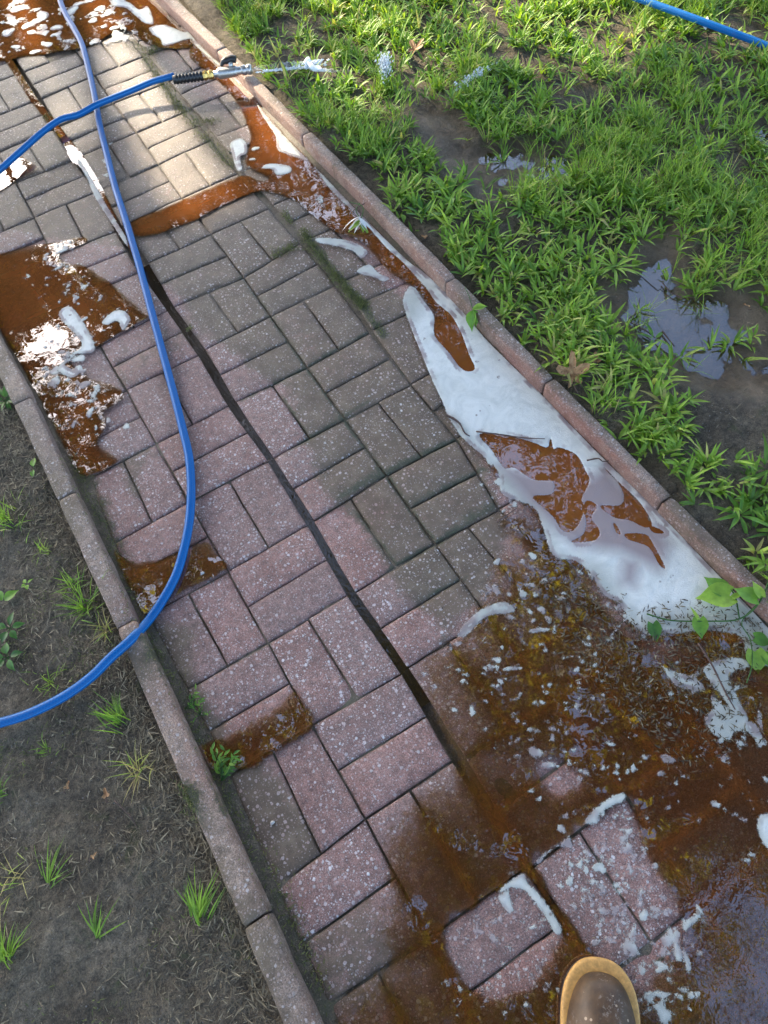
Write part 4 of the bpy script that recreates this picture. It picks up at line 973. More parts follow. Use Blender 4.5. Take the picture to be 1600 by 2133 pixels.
# ------------------------------------------------------------ blades
def blades(name, base, az, length, width, lean, curl, tint, mat, parent=None, segs=4, fold=0.18, taper=0.45):
    """each blade a ribbon of segs quads, folded along its midrib"""
    n = len(base)
    V = np.zeros((n, (segs + 1) * 3, 3), dtype=np.float32)
    ang = lean.copy()                                # angle from the vertical
    p = base.copy()
    dirx, diry = np.cos(az), np.sin(az)
    sx, sy = -diry, dirx
    ds = length / segs
    for k in range(segs + 1):
        t = k / segs
        w = width * (min(1, 0.45 + 2.2 * t) * (1 - t ** 2.2) + 0.02)
        nx = -np.cos(ang) * dirx; ny = -np.cos(ang) * diry; nz = np.sin(ang)
        V[:, k * 3 + 0] = p + np.stack([sx * w / 2, sy * w / 2, np.zeros(n)], 1) + np.stack([nx, ny, nz], 1) * (w * fold)[:, None]
        V[:, k * 3 + 1] = p
        V[:, k * 3 + 2] = p - np.stack([sx * w / 2, sy * w / 2, np.zeros(n)], 1) + np.stack([nx, ny, nz], 1) * (w * fold)[:, None]
        p = p + np.stack([np.sin(ang) * dirx * ds, np.sin(ang) * diry * ds, np.cos(ang) * ds], 1)
        ang = ang + curl / segs
    f = []
    for k in range(segs):
        for j in (0, 1):
            a = k * 3 + j
            f.append((a, a + 1, a + 4, a + 3))
    f = np.array(f)
    F = (f[None] + (np.arange(n) * (segs + 1) * 3)[:, None, None]).reshape(-1, 4)
    V[:, :, 2] = np.maximum(V[:, :, 2], base[:, None, 2] * 0 - 0.01)
    T = np.repeat(tint, (segs + 1) * 3)
    return mesh_np(name, V.reshape(-1, 3), F, mat, parent, True, {'tint': T})

def in_poly_pts(n, x0, x1, y0, y1):
    return rng.uniform(x0, x1, n), rng.uniform(y0, y1, n)

# visible lawn wedge right of the path
LAWN = [(0.859, 2.576), (1.108, 2.352), (3.412, 0.574), (1.778, -0.569), (0.794, -1.216), (0.722, -1.120), (0.707, -0.810), (0.706, -0.396), (0.702, 0.037), (0.691, 0.549), (0.698, 1.175)]
def lawn_density(x, y):
    d = (0.25 + 0.85 * np.clip((fnoise(x, y, 6, 9) - 0.36) * 5, 0, 1)) * np.clip((fnoise(x, y, 16, 29) - 0.30) * 5, 0.12, 1)
    for p, dp in PUDDLES[:4]: d = d * np.clip(0.65 - sdf(x, y, p) / 0.06, 0.07, 1)
    for p in BARE: d = d * np.clip(0.55 - sdf(x, y, p) / 0.05, 0.10, 1)
    d = d * np.clip((x - np.interp(y, [-2, 2], [.715, .665])) / 0.05, 0, 1)
    return d
def lawn_pts(n, x0=0.6, x1=3.6, y0=-1.4, y1=3.2):
    x, y = in_poly_pts(n, x0, x1, y0, y1)
    m = sdf(x, y, LAWN) > 0
    x, y = x[m], y[m]
    keep = rng.random(len(x)) < np.clip(lawn_density(x, y), 0, 1)
    return x[keep], y[keep]
# broad crabgrass blades in tufts
tx, ty = lawn_pts(46000)
k = rng.integers(3, 8, len(tx))
bx = np.repeat(tx, k); by = np.repeat(ty, k); n = len(bx)
taz = np.repeat(rng.uniform(0, 6.28, len(tx)), k)
size = np.repeat(rng.uniform(0.55, 1.25, len(tx)), k)
az = taz + rng.normal(0, 1.3, n)
bx += np.cos(az) * rng.uniform(0, 0.008, n); by += np.sin(az) * rng.uniform(0, 0.008, n)
bz = ground_h(bx.copy(), by.copy()) - 0.002
stemh = np.repeat(rng.uniform(0, 0.022, len(tx)), k) * rng.random(n)
far = np.clip((fnoise(bx, by, 2.2, 14) - 0.3) * 2.0, 0, 1)
tint = np.clip(np.repeat(rng.normal(0.54, 0.18, len(tx)), k) + rng.normal(0, 0.12, n) + (far - 0.5) * 0.25, 0, 0.97)
grass = blades('grass', np.stack([bx, by, bz + stemh], 1), az, rng.uniform(0.030, 0.062, n) * size, rng.uniform(0.0055, 0.0105, n) * (0.7 + 0.3 * size),
               rng.uniform(0.35, 1.15, n), rng.uniform(0.1, 1.3, n), tint, M_GRASS)
tag(grass, 'broad bladed crabgrass lawn growing right of the path', 'grass', kind='stuff')
# fine upright grass
tx, ty = lawn_pts(26000)
m = fnoise(tx, ty, 2.6, 21) + 0.12 * (ty > 0.6) > 0.57
tx, ty = tx[m], ty[m]
k = rng.integers(5, 11, len(tx))
bx = np.repeat(tx, k) + rng.normal(0, 0.006, k.sum()); by = np.repeat(ty, k) + rng.normal(0, 0.006, k.sum()); n = len(bx)
az = rng.uniform(0, 6.28, n)
fine = blades('grass', np.stack([bx, by, ground_h(bx.copy(), by.copy()) - 0.002], 1), az, rng.uniform(0.05, 0.095, n), rng.uniform(0.0012, 0.0026, n),
              rng.uniform(0.05, 1.0, n), rng.uniform(0.2, 1.2, n), np.clip(rng.normal(0.62, 0.18, n), 0, 1), M_GRASS, segs=4)
tag(fine, 'thin pale green grass blades standing among the crabgrass', 'grass', kind='stuff')
# thatch and litter on the soil
def litter(name, n, region, dens, label, lo=0.006, hi=0.028, mat=M_STRAW, tmu=0.5, wid=0.0020):
    xs = [q[0] for q in region]; ys = [q[1] for q in region]
    x, y = rng.uniform(min(xs), max(xs), n), rng.uniform(min(ys), max(ys), n)
    m = sdf(x, y, region) > 0
    x, y = x[m], y[m]
    m = rng.random(len(x)) < dens(x, y)
    x, y = x[m], y[m]; n = len(x)
    o = blades(name, np.stack([x, y, ground_h(x.copy(), y.copy()) + 0.0015], 1), rng.uniform(0, 6.28, n), rng.uniform(lo, hi, n), rng.uniform(wid * 0.5, wid * 1.5, n),
               rng.uniform(1.2, 1.75, n), rng.normal(0, 0.5, n), np.clip(rng.normal(tmu, 0.25, n), 0, 1), mat, segs=2, fold=0.1)
    tag(o, label, 'litter', kind='stuff')
    return o
LEFT = [(-0.526, 0.652), (-0.501, 0.447), (-0.487, 0.229), (-0.487, -0.042), (-0.482, -0.390), (-0.488, -0.718), (-0.484, -1.030), (-0.494, -1.220), (-0.534, -1.313), (-1.090, -0.985), (-0.694, 0.771)]
litter('plant_litter', 60000, LEFT, lambda x, y: np.clip(0.02 + 1.1 * np.exp(-(np.abs(x + 0.49) / 0.07)) + 0.5 * (y > 0.05) + 0.5 * np.clip(fnoise(x, y, 6, 3) - 0.5, 0, 1), 0, 1), 'dry straw and shredded leaf bits on the soil left of the path', tmu=0.52)
litter('plant_litter', 16000, LAWN, lambda x, y: np.clip(0.45 + 0 * x, 0, 1), 'dead thatch lying under the lawn grass', tmu=0.5)
litter('moss', 22000, LEFT, lambda x, y: np.clip((fnoise(x, y, 9, 33) - 0.5) * 3, 0, 1) * 0.9, 'low moss and seedlings on the dark soil at the left', lo=0.004, hi=0.012, mat=M_MOSS, tmu=0.55, wid=0.002)

litter('plant_litter', 42000, LEFT, lambda x, y: np.clip(fnoise(x, y, 12, 17) * 2.4 - 0.8, 0, 1), 'fine chaff strewn over the open dark soil', lo=0.002, hi=0.007, tmu=0.42, wid=0.0014)
# moss growing in the joints
mx, my, ml = [], [], []
for L, dens, sp in (([(0.447, 0.465), (0.439, 0.370), (0.436, 0.265), (0.435, 0.185), (0.442, 0.124), (0.445, 0.090)], 2100, 0.009), ([(0.414, 1.649), (0.404, 1.485), (0.395, 1.329), (0.395, 1.225)], 900, 0.010),
                ([(0.395, 1.225), (0.393, 1.078), (0.403, 0.945), (0.409, 0.865)], 650, 0.014), ([(0.445, 0.090), (0.434, -0.029)], 120, 0.006), ([(0.327, 0.453), (0.422, 0.383)], 90, 0.006), ([(0.394, 1.746), (0.434, 1.652), (0.476, 1.658)], 400, 0.016),
                ([(-0.013, 1.530), (-0.013, 1.478)], 120, 0.007), ([(0.404, 1.151), (0.470, 1.109)], 220, 0.010), ([(0.407, 0.431), (0.365, 0.412), (0.327, 0.416)], 220, 0.007), ([(0.436, 0.564), (0.435, 0.499)], 160, 0.008),
                ([(-0.469, -0.793), (-0.467, -0.845)], 500, 0.010), ([(-0.420, 0.078), (-0.417, -0.089), (-0.422, -0.265), (-0.431, -0.435), (-0.422, -0.602), (-0.422, -0.770), (-0.418, -0.895), (-0.406, -1.069), (-0.406, -1.211)], 1500, 0.012), ([(-0.000, 0.300), (0.016, 0.310)], 50, 0.004)):
    seg = [(Vector(a), Vector(b)) for a, b in zip(L[:-1], L[1:])]
    for _ in range(dens):
        a, b = random.choice(seg); t = random.random(); q = a.lerp(b, t)
        mx.append(q.x + random.gauss(0, sp)); my.append(q.y + random.gauss(0, sp)); ml.append(random.uniform(0.5, 1))
mx, my, ml = np.array(mx), np.array(my), np.array(ml); n = len(mx)
mo = blades('moss', np.stack([mx, my, np.where(mx < -0.43, 0.037, 0.0005) * np.ones(n)], 1), rng.uniform(0, 6.28, n), 0.011 * ml, rng.uniform(0.0012, 0.0026, n), rng.uniform(0, 1.4, n), rng.uniform(0, 1, n),
            np.clip(rng.normal(0.68, 0.2, n), 0, 1), M_MOSS, segs=2)
tag(mo, 'yellow green moss growing in the paver joints', 'moss', kind='stuff')
# flecks of silt and grit stuck to the pavers
n = 5200
x = rng.uniform(-0.43, 0.64, n); y = rng.uniform(-1.6, 2.2, n)
m = (water_depth(x, y) < 0.0005) & (rng.random(n) < 0.25 + soft(x, y, DIRTY))
x, y = x[m], y[m]; n = len(x)
gr = blades('grit', np.stack([x, y, np.full(n, 0.0022)], 1), rng.uniform(0, 6.28, n), rng.uniform(0.002, 0.008, n), rng.uniform(0.0006, 0.0018, n), rng.uniform(1.35, 1.7, n), rng.normal(0, 0.3, n), np.clip(rng.normal(0.35, 0.3, n), 0, 1), M_STRAW, segs=2)
tag(gr, 'tiny grass clippings and grit stuck on the wet pavers', 'debris', kind='stuff')

# bark and leaf scraps floating below the foam sheet
n = 9000
SCR = [(0.421, -0.846), (0.462, -0.951), (0.455, -1.027), (0.622, -1.141), (0.497, -1.315), (0.324, -1.248), (0.320, -1.119), (0.286, -0.936), (0.361, -0.807)]
SCR2 = [(0.480, -0.975), (0.625, -1.031), (0.676, -1.140), (0.618, -1.197), (0.607, -1.131), (0.447, -1.028)]
x = rng.uniform(0.2, 0.67, n); y = rng.uniform(-1.3, -0.5, n)
p = np.clip(0.55 + sdf(x, y, SCR) / 0.05, 0, 1) * 0.55 + (sdf(x, y, SCR2) > 0) * 0.6
m = (rng.random(n) < p) & (x < 0.66)
x, y = x[m], y[m]; n = len(x)
sc_ = blades('floating_debris', np.stack([x, y, np.full(n, 0.0075)], 1), rng.uniform(0, 6.28, n), rng.uniform(0.003, 0.016, n), rng.uniform(0.0012, 0.004, n), rng.uniform(1.4, 1.65, n), rng.normal(0, 0.3, n), np.clip(rng.normal(0.25, 0.25, n), 0, 1), M_STRAW, segs=2)
tag(sc_, 'bark crumbs and leaf scraps floating at the lower edge of the foam', 'debris', kind='stuff')

# ------------------------------------------------------------ tufts left of the path (each its own thing)
def tuft(px, n, L, w, spread, label, tmu, group='grass tufts in the soil left of the path', lean=(0.2, 1.1), bias=None, name='grass_tuft', mat=None, cat='grass tuft', z=None):
    bx, by = px
    a = rng.uniform(0, 6.28, n) if bias is None else rng.normal(bias, 0.5, n)
    r = np.abs(rng.normal(0, spread, n)); th = rng.uniform(0, 6.28, n)
    x = r * np.cos(th); y = r * np.sin(th)
    z0 = float(ground_h(np.array([bx]), np.array([by]))[0]) if z is None else z
    o = blades(name, np.stack([x, y, np.full(n, -0.003)], 1), a, rng.uniform(0.55, 1.0, n) * L, rng.uniform(0.7, 1.3, n) * w, rng.uniform(lean[0], lean[1], n), rng.uniform(0.1, 1.1, n),
               np.clip(rng.normal(tmu, 0.15, n), 0, 1), mat or M_GRASS)
    o.location = (bx, by, z0)
    tag(o, label, cat, group)
    return o
UP = 1.02      # world azimuth that points up the picture
tuft([(-0.521, -0.322)][0], 46, 0.085, 0.0024, 0.016, 'large green grass tuft pressed against the left kerb above the hose', 0.5)
tuft([(-0.526, -0.255)][0], 26, 0.06, 0.0022, 0.014, 'smaller grass tuft just above the large one by the left kerb', 0.5)
tuft([(-0.503, -0.397)][0], 26, 0.06, 0.002, 0.012, 'pale yellowed grass tuft beside the kerb joint', 0.93)
tuft([(-0.608, -0.005)][0], 60, 0.075, 0.0022, 0.02, 'bright green grass tuft at the left edge of the picture', 0.6)
tuft([(-0.544, -0.599)][0], 44, 0.075, 0.0024, 0.014, 'green grass tuft below the hose beside the kerb', 0.55, bias=2.0)
tuft([(-0.547, -0.705)][0], 34, 0.07, 0.002, 0.014, 'dry straw coloured grass tuft below the hose', 1.0)
tuft([(-0.549, -1.003)][0], 30, 0.10, 0.0032, 0.008, 'upright green grass tuft near the kerb low in the picture', 0.5, bias=UP, lean=(0.3, 1.3))
tuft([(-0.722, -0.937)][0], 14, 0.085, 0.0030, 0.005, 'narrow grass tuft with brown roots standing alone on dark soil', 0.4, bias=UP, lean=(0.7, 1.4))
tuft([(-0.769, -0.807)][0], 14, 0.10, 0.0024, 0.005, 'thin grass tuft with yellow base and long spreading blades', 0.5, bias=UP - 0.2, lean=(0.7, 1.4))
tuft([(-0.869, -0.881)][0], 36, 0.085, 0.0025, 0.014, 'bushy green grass tuft cut by the left edge low down', 0.6, bias=UP, lean=(0.2, 1.3))
tuft([(-0.793, -0.603)][0], 16, 0.06, 0.0026, 0.01, 'small blue green grass tuft at the left edge beside bare soil', 0.3)
tuft([(-0.645, -0.442)][0], 30, 0.04, 0.0018, 0.02, 'short sparse grass tuft just under the hose curve', 0.7)
tuft([(-0.697, -0.568)][0], 18, 0.03, 0.0018, 0.014, 'tiny seedling tuft on the open dark soil', 0.55)
tuft([(-0.828, -0.766)][0], 22, 0.06, 0.0016, 0.02, 'withered brown and green tuft at the left edge', 0.95)
tuft([(-0.556, -0.136)][0], 22, 0.05, 0.002, 0.016, 'low yellow green tuft between litter and kerb', 0.8)

def leaf_mesh(name, length, width, mat, tint, cup=0.15, parent=None, heart=False, bend=0.3, m=7):
    """one pointed leaf, base at the origin, tip along +x"""
    vs, ts = [], []
    for i in range(m + 1):
        t = i / m
        w = width * (math.sin(math.pi * min(1, t * (0.85 if heart else 1) + (0.16 if heart else 0.02))) ** 0.8) * (1 - t ** 4)
        z = -bend * length * t * t
        for s in (-1, -0.5, 0, 0.5, 1):
            vs.append((length * t - (0.18 * length * abs(s) * (1 - t) if heart else 0), w / 2 * s, z + cup * w * abs(s) + (0.004 * length if s == 0 else 0)))
            ts.append(tint + 0.12 * abs(s))
    f = [(i * 5 + j, i * 5 + j + 1, (i + 1) * 5 + j + 1, (i + 1) * 5 + j) for i in range(m) for j in range(4)]
    return mesh_np(name, vs, f, mat, parent, True, {'tint': ts})

def place(o, loc, az, pitch=0.0, roll=0.0):
    o.location = loc
    o.rotation_euler = Euler((roll, pitch, az), 'XYZ')
    return o

def weed(px, z, leaves, label, cat='weed', group=None, tint=0.5, name='weed', stem=True):
    """leaves: list of (azimuth, length, width, lift, base offset)"""
    r_ = empty(name, (px[0], px[1], z))
    tag(r_, label, cat, group)
    for (a, L, w, lift, off) in leaves:
        l = leaf_mesh('leaf', L, w, M_WEED, tint + random.uniform(-.15, .15), parent=r_, bend=0.35)
        place(l, (off * math.cos(a), off * math.sin(a), off * 0.5 + 0.002), a, -lift, random.uniform(-.3, .3))
        if stem and off > 0.004:
            tube('stem', [(0, 0, 0), (off * .5 * math.cos(a), off * .5 * math.sin(a), off * .35), (off * math.cos(a), off * math.sin(a), off * .5 + .002)], 0.0008, M_WEED, r_, 5)
    return r_
def rosette(n, L, w, lift=0.6, off=0.004):
    return [(6.2832 * i / n + random.uniform(-.3, .3), L * random.uniform(.75, 1.15), w * random.uniform(.8, 1.2), lift * random.uniform(.3, 1.3), off) for i in range(n)]
weed([(0.869, 0.300)][0], 0.025, rosette(13, 0.085, 0.014, 0.9), 'leafy plantain rosette in the lawn beside the upper puddle', tint=0.55)
weed([(0.751, 0.272)][0], 0.02, rosette(10, 0.07, 0.012, 0.8), 'dark green rosette below the plantain near the kerb', tint=0.2)
weed([(0.715, 0.324)][0], 0.02, [(2.6, .03, .016, .2, .018), (4.3, .028, .015, .1, .018), (0.4, .026, .014, .3, .016), (5.4, .024, .013, .1, .012)], 'small bright seedling with rounded leaves at the kerb edge', tint=0.8)
weed([(1.060, -0.205)][0], 0.02, rosette(15, 0.075, 0.008, 0.7), 'yellow green grassy clump above the wide puddle', tint=0.95)
weed([(1.001, 0.110)][0], 0.022, rosette(10, 0.06, 0.012, 0.6), 'green rosette at the lower rim of the upper puddle', tint=0.5)
weed([(0.990, -0.445)][0], 0.006, rosette(5, 0.045, 0.008, 0.7), 'little sprig growing out of the wide puddle', tint=0.5)
weed([(0.793, -0.931)][0], 0.02, rosette(12, 0.065, 0.010, 0.7), 'lone rosette on bare soil beside the lower kerb', tint=0.5)
weed([(-0.500, 0.340)][0], 0.02, rosette(14, 0.035, 0.009, 0.5, 0.008), 'blue green feathery weed by the left kerb', tint=0.1)
weed([(-0.505, 0.090)][0], 0.02, [(1.2, .026, .02, .3, .006), (4.2, .02, .014, .1, .004)], 'single pale folded leaf lying on the left litter', tint=0.7)
weed([(-0.674, -0.213)][0], 0.02, [(0.2, .035, .024, .3, .004), (1.6, .03, .02, .4, .004)], 'round green leaf at the left edge above the hose', tint=0.7)
weed([(-0.680, -0.283)][0], 0.02, rosette(5, 0.03, 0.018, 0.3, 0.008), 'grey green clover like weed left of the big tuft', tint=0.0)
weed([(-0.703, -0.344)][0], 0.02, rosette(5, 0.03, 0.02, 0.3, 0.008), 'lower grey green weed just above the hose end', tint=0.05)
weed([(-0.615, -0.201)][0], 0.02, rosette(4, 0.014, 0.009, 0.4, 0.003), 'tiny bright seedling on dark soil left of the kerb', tint=0.8)
# plantlet and weed clump lying in the left gutter
def feathery(px, z, n, L, label, name='torn_weed', az0=None, spread=3.14):
    r_ = empty(name, (px[0], px[1], z)); tag(r_, label, 'weed')
    for i in range(n):
        a = random.uniform(0, 6.28) if az0 is None else az0 + random.uniform(-spread, spread)
        l_ = L * random.uniform(.5, 1)
        pts = [Vector((0, 0, 0)), Vector((math.cos(a) * l_ * .5, math.sin(a) * l_ * .5, l_ * random.uniform(.1, .3))), Vector((math.cos(a + .3) * l_, math.sin(a + .3) * l_, l_ * random.uniform(0, .15) + .002))]
        tube('stem', spline(pts, 3), 0.0007, M_WEED, r_, 4)
        for k in range(5):
            p_ = pts[0].lerp(pts[2], 0.3 + 0.17 * k) + Vector((0, 0, l_ * 0.12))
            lf = leaf_mesh('leaf', l_ * .3, l_ * .11, M_WEED, random.uniform(0.1, .7), parent=r_, m=4)
            place(lf, p_, a + random.uniform(-1.3, 1.3), random.uniform(-.6, .2))
    return r_
feathery([(-0.418, -0.812)][0], 0.004, 11, 0.062, 'clump of torn feathery green weed lying in the left gutter', az0=0.4, spread=0.8)
feathery([(-0.424, -0.645)][0], 0.004, 5, 0.045, 'small sprouting plantlet rooted in the left gutter', az0=-0.1, spread=0.7)
feathery([(-0.401, -0.673)][0], 0.004, 6, 0.022, 'dense little leaf head of the gutter plantlet', az0=None)
# wilted leaf folded over the kerb, foam coated plant pulled over the kerb
w_ = empty('wilted_leaf', (*[(0.650, -0.128)][0], 0.048)); tag(w_, 'wilted green leaf folded over the right kerb above the foam', 'leaf')
place(leaf_mesh('leaf', 0.05, 0.03, M_WEED, 0.45, 0.3, w_, bend=0.5), (0, 0, 0.0), 3.9, 0.35, 0.3)
place(leaf_mesh('leaf', 0.045, 0.022, M_WEED, 0.3, 0.3, w_, bend=0.4), (0.002, 0, 0.002), 4.5, 0.5, -0.4)
place(leaf_mesh('leaf', 0.04, 0.02, M_WEED, 0.75, 0.3, w_, bend=0.1), (0, 0.002, 0.003), -0.4, -0.1, 0.2)
tube('stem', [(0, 0, 0), (0.008, 0.03, 0.02), (0.012, 0.055, 0.03)], 0.001, M_WEED, w_, 5)
w_ = empty('uprooted_weed', (*[(0.598, 0.364)][0], 0.03)); tag(w_, 'uprooted weed smeared with white foam hanging over the kerb', 'weed')
for i in range(13):
    a = 3.9 + random.uniform(-1.5, 1.2)
    place(leaf_mesh('leaf', random.uniform(.035, .075), random.uniform(.008, .014), M_PALE if i % 3 else M_WEED, 0.8, parent=w_, bend=0.45), (random.gauss(0, .006), random.gauss(0, .006), random.uniform(-.008, .008)), a, random.uniform(0, .35), random.uniform(-.5, .5))
for i in range(4):
    tube('stem', spline([(0, 0, 0), (.012 * i - .01, .03, .012), (.04 - .01 * i, .045 + .01 * i, .008)], 4), 0.0016, M_WEED if i % 2 else M_TWIG, w_, 5)

# vine crossing the kerb at the lower right
vine = empty('vine', (*[(0.663, -1.097)][0], 0.03)); tag(vine, 'creeping vine with bright heart shaped leaves reaching over the kerb into the foam', 'vine')
vo = Vector(vine.location)
def vtube(L, z, r_):
    pts = [Vector((x_, y_, zz)) - vo for (x_, y_), zz in zip(L, z)]
    tube('stem', spline(pts, 5), r_, M_WEED, vine, 6)
vtube([(0.748, -1.058), (0.671, -1.098), (0.625, -1.102), (0.576, -1.073), (0.514, -1.030), (0.484, -0.993)], [.05, .045, .022, .014, .012, .010], 0.0018)
vtube([(0.671, -1.098), (0.625, -1.109), (0.616, -1.144), (0.584, -1.182), (0.549, -1.204)], [.045, .02, .014, .012, .01], 0.0012)
vtube([(0.625, -1.102), (0.650, -1.057), (0.641, -1.032), (0.629, -1.018)], [.022, .03, .03, .03], 0.0015)
for q, z, a, L, wd, ti in (([(0.640, -1.055)][0], .03, 2.6, .066, .058, .75), ([(0.638, -1.044)][0], .028, 1.7, .05, .04, .35), ([(0.640, -1.062)][0], .034, -.1, .03, .012, .8),
                          ([(0.668, -1.092)][0], .05, 1.9, .048, .04, .4), ([(0.676, -1.091)][0], .055, 1.2, .035, .022, .8), ([(0.561, -1.059)][0], .014, 4.2, .040, .034, .55),
                          ([(0.479, -1.016)][0], .012, 4.3, .038, .030, .05), ([(0.626, -1.147)][0], .014, 5.4, .036, .03, .3), ([(0.606, -1.167)][0], .012, 4.2, .044, .044, .75),
                          ([(0.628, -1.181)][0], .012, 4.6, .046, .044, .45), ([(0.560, -1.056)][0], .016, 1.3, .03, .008, .9), ([(0.693, -1.112)][0], .05, .2, .04, .03, .4)):
    place(leaf_mesh('leaf', L, wd, M_WEED, ti, 0.12, vine, heart=True, bend=0.18), Vector((q[0], q[1], z)) - vo, a, random.uniform(-.15, .15), random.uniform(-.2, .2))

# ------------------------------------------------------------ dry leaves, twigs, scraps
def dry_leaf(px, z, size, lobes, az, label, pitch=0.0, mat=M_DRY):
    vs = [(0, 0, 0)]; n = lobes * 6
    rr = random.Random(int(size * 1e5))
    for i in range(n):
        a = 6.2832 * i / n
        r = size * (0.32 + 0.68 * abs(math.cos(a * lobes / 2)) ** 2.2) * (1 if math.cos(a) > -.3 else .6) * rr.uniform(.85, 1.1)
        vs.append((r * math.cos(a), r * math.sin(a) * .72, 0.22 * r * abs(math.sin(a)) + rr.uniform(0, .08) * size))
    m = len(vs)
    for x_, y_, z_ in list(vs): vs.append((x_, y_, z_ - 0.0006))
    f = [(0, i, i % n + 1) for i in range(1, n + 1)]
    f += [(m, m + i % n + 1, m + i) for i in range(1, n + 1)] + [(i, m + i, m + i % n + 1, i % n + 1) for i in range(1, n + 1)]
    r_ = empty('dry_leaf', (px[0], px[1], z)); tag(r_, label, 'dry leaf')
    o = mesh_py('leaf_blade', vs, f, mat, r_, False)
    o.rotation_euler = (0, pitch, 0)
    tube('leaf_stalk', [(-size * .3, 0, 0), (-size * .7, .002, .001), (-size * 1.05, -.003, .003)], 0.0009, M_TWIG, r_, 5)
    r_.rotation_euler = (rr.uniform(-.3, .3), 0, az)
    return r_
dry_leaf([(0.729, -0.439)][0], 0.05, 0.062, 5, UP, 'large curled brown oak leaf standing in the grass beside the kerb', -0.7)
dry_leaf([(1.166, 0.955)][0], 0.055, 0.05, 5, 0.2, 'orange brown leaf lying on the grass near the water splash', -0.3)
dry_leaf([(0.803, -0.433)][0], 0.045, 0.022, 3, 1.0, 'small tan leaf scrap just right of the large oak leaf', -0.5)
dry_leaf([(0.709, 0.192)][0], 0.03, 0.014, 3, 2.0, 'tiny orange leaf scrap on the soil strip beside the kerb', 0)
dry_leaf([(0.935, -0.366)][0], 0.012, 0.025, 3, 2.4, 'dark brown leaf scrap at the left rim of the wide puddle', 0)
dry_leaf([(1.248, -0.499)][0], 0.012, 0.014, 3, 1.4, 'small golden leaf scrap in the far right mud', 0)
dry_leaf([(1.818, 0.822)][0], 0.06, 0.028, 3, 1.4, 'upright brown leaf at the top edge of the lawn', -1.0)
dry_leaf([(-0.676, -0.808)][0], 0.022, 0.010, 3, .4, 'tiny orange leaf crumb on the open dark soil', 0)
dry_leaf([(-0.617, -0.719)][0], 0.022, 0.016, 3, 1.4, 'olive leaf fragment on the soil right of the tall tufts', 0)
dry_leaf([(-0.679, -0.664)][0], 0.022, 0.012, 3, .9, 'yellow leaf fragment on the soil at the left', 0)
def stick(L, z, r0, label, branch=None):
    pts = [(q[0], q[1], zz) for q, zz in zip(L, z if isinstance(z, list) else [z] * len(L))]
    base = Vector(pts[0])
    r_ = empty('twig', base); tag(r_, label, 'twig')
    p = spline([Vector(q) - base for q in pts], 5)
    tube('twig_stem', p, [r0 * (1.1 - .6 * i / len(p)) * random.uniform(.8, 1.15) for i in range(len(p))], M_TWIG, r_, 6)
    for b in branch or []:
        q = [Vector((a[0], a[1], base.z + .002 * k)) - base for k, a in enumerate(b)]
        tube('side_twig', spline(q, 3), r0 * .6, M_TWIG, r_, 5)
    return r_
stick([(0.455, -0.423), (0.472, -0.439), (0.496, -0.461), (0.537, -0.501), (0.577, -0.532)], 0.010, 0.0021, 'thin reddish stick bridging the left tip of the brown pool in the foam')
stick([(0.619, -0.635), (0.643, -0.645), (0.647, -0.657), (0.659, -0.664)], 0.012, 0.0018, 'short crooked twig on the foam beside the kerb')
stick([(0.424, -0.344), (0.432, -0.361), (0.436, -0.382), (0.431, -0.409), (0.435, -0.425)], 0.009, 0.0030, 'dark worm like twig caught in the foam left of the brown pool')
stick([(1.022, -0.357), (0.978, -0.362), (0.989, -0.414), (0.992, -0.446)], 0.012, 0.0022, 'forked dark twig on the mud of the wide puddle', [[(0.993, -0.360), (1.027, -0.340), (1.047, -0.323)], [(0.989, -0.414), (0.973, -0.387)]])
stick([(1.135, -0.312), (1.130, -0.355), (1.148, -0.406)], 0.012, 0.0016, 'slender twig at the upper rim of the wide puddle')
stick([(0.876, -0.353), (0.912, -0.403), (0.950, -0.441)], 0.014, 0.0022, 'half buried dark stick along the lower rim of the wide puddle')
stick([(1.023, -0.438), (1.013, -0.493)], 0.01, 0.0022, 'short dark twig in the middle of the wide puddle')
stick([(0.527, -1.095), (0.520, -1.137), (0.503, -1.194), (0.494, -1.230)], 0.010, 0.0022, 'pale soaked straw standing in the froth at lower right')
stick([(-0.606, -0.738), (-0.590, -0.780), (-0.585, -0.810)], 0.024, 0.0012, 'long dry grass stalk on the dark soil at the left')
stick([(0.352, -0.650), (0.391, -0.647), (0.412, -0.646)], 0.010, 0.0016, 'thin twig along the paver joint at the foam edge')
stick([(-0.017, -0.207), (0.004, -0.209)], 0.006, 0.0012, 'tiny pale straw lying across the centre groove')
def pebble(px, z, r_, label, mat):
    vs, fs = [], []
    for i in range(7):
        th = math.pi * i / 6
        for j in range(9):
            ph = 6.2832 * j / 9
            k = r_ * (1 + .15 * math.sin(3 * ph + i))
            vs.append((k * math.sin(th) * math.cos(ph), k * .7 * math.sin(th) * math.sin(ph), k * .5 * math.cos(th)))
    for i in range(6):
        for j in range(9):
            fs.append((i * 9 + j, (i + 1) * 9 + j, (i + 1) * 9 + (j + 1) % 9, i * 9 + (j + 1) % 9))
    o = mesh_py('pebble', vs, fs, mat); o.location = (px[0], px[1], z); tag(o, label, 'pebble')
M_STONE = simple('pale_stone', (0.42, 0.40, 0.37), 0.5, 0, 300)
pebble([(-0.366, -0.931)][0], 0.004, 0.005, 'pale blue grey pebble on the silty paver near the left kerb', M_STONE)
pebble([(-0.267, -0.388)][0], 0.004, 0.005, 'round pale pebble in the small puddle beside the hose', M_STONE)
pebble([(0.629, -0.276)][0], 0.010, 0.0035, 'tiny tan seed floating on the smooth foam', M_STONE)
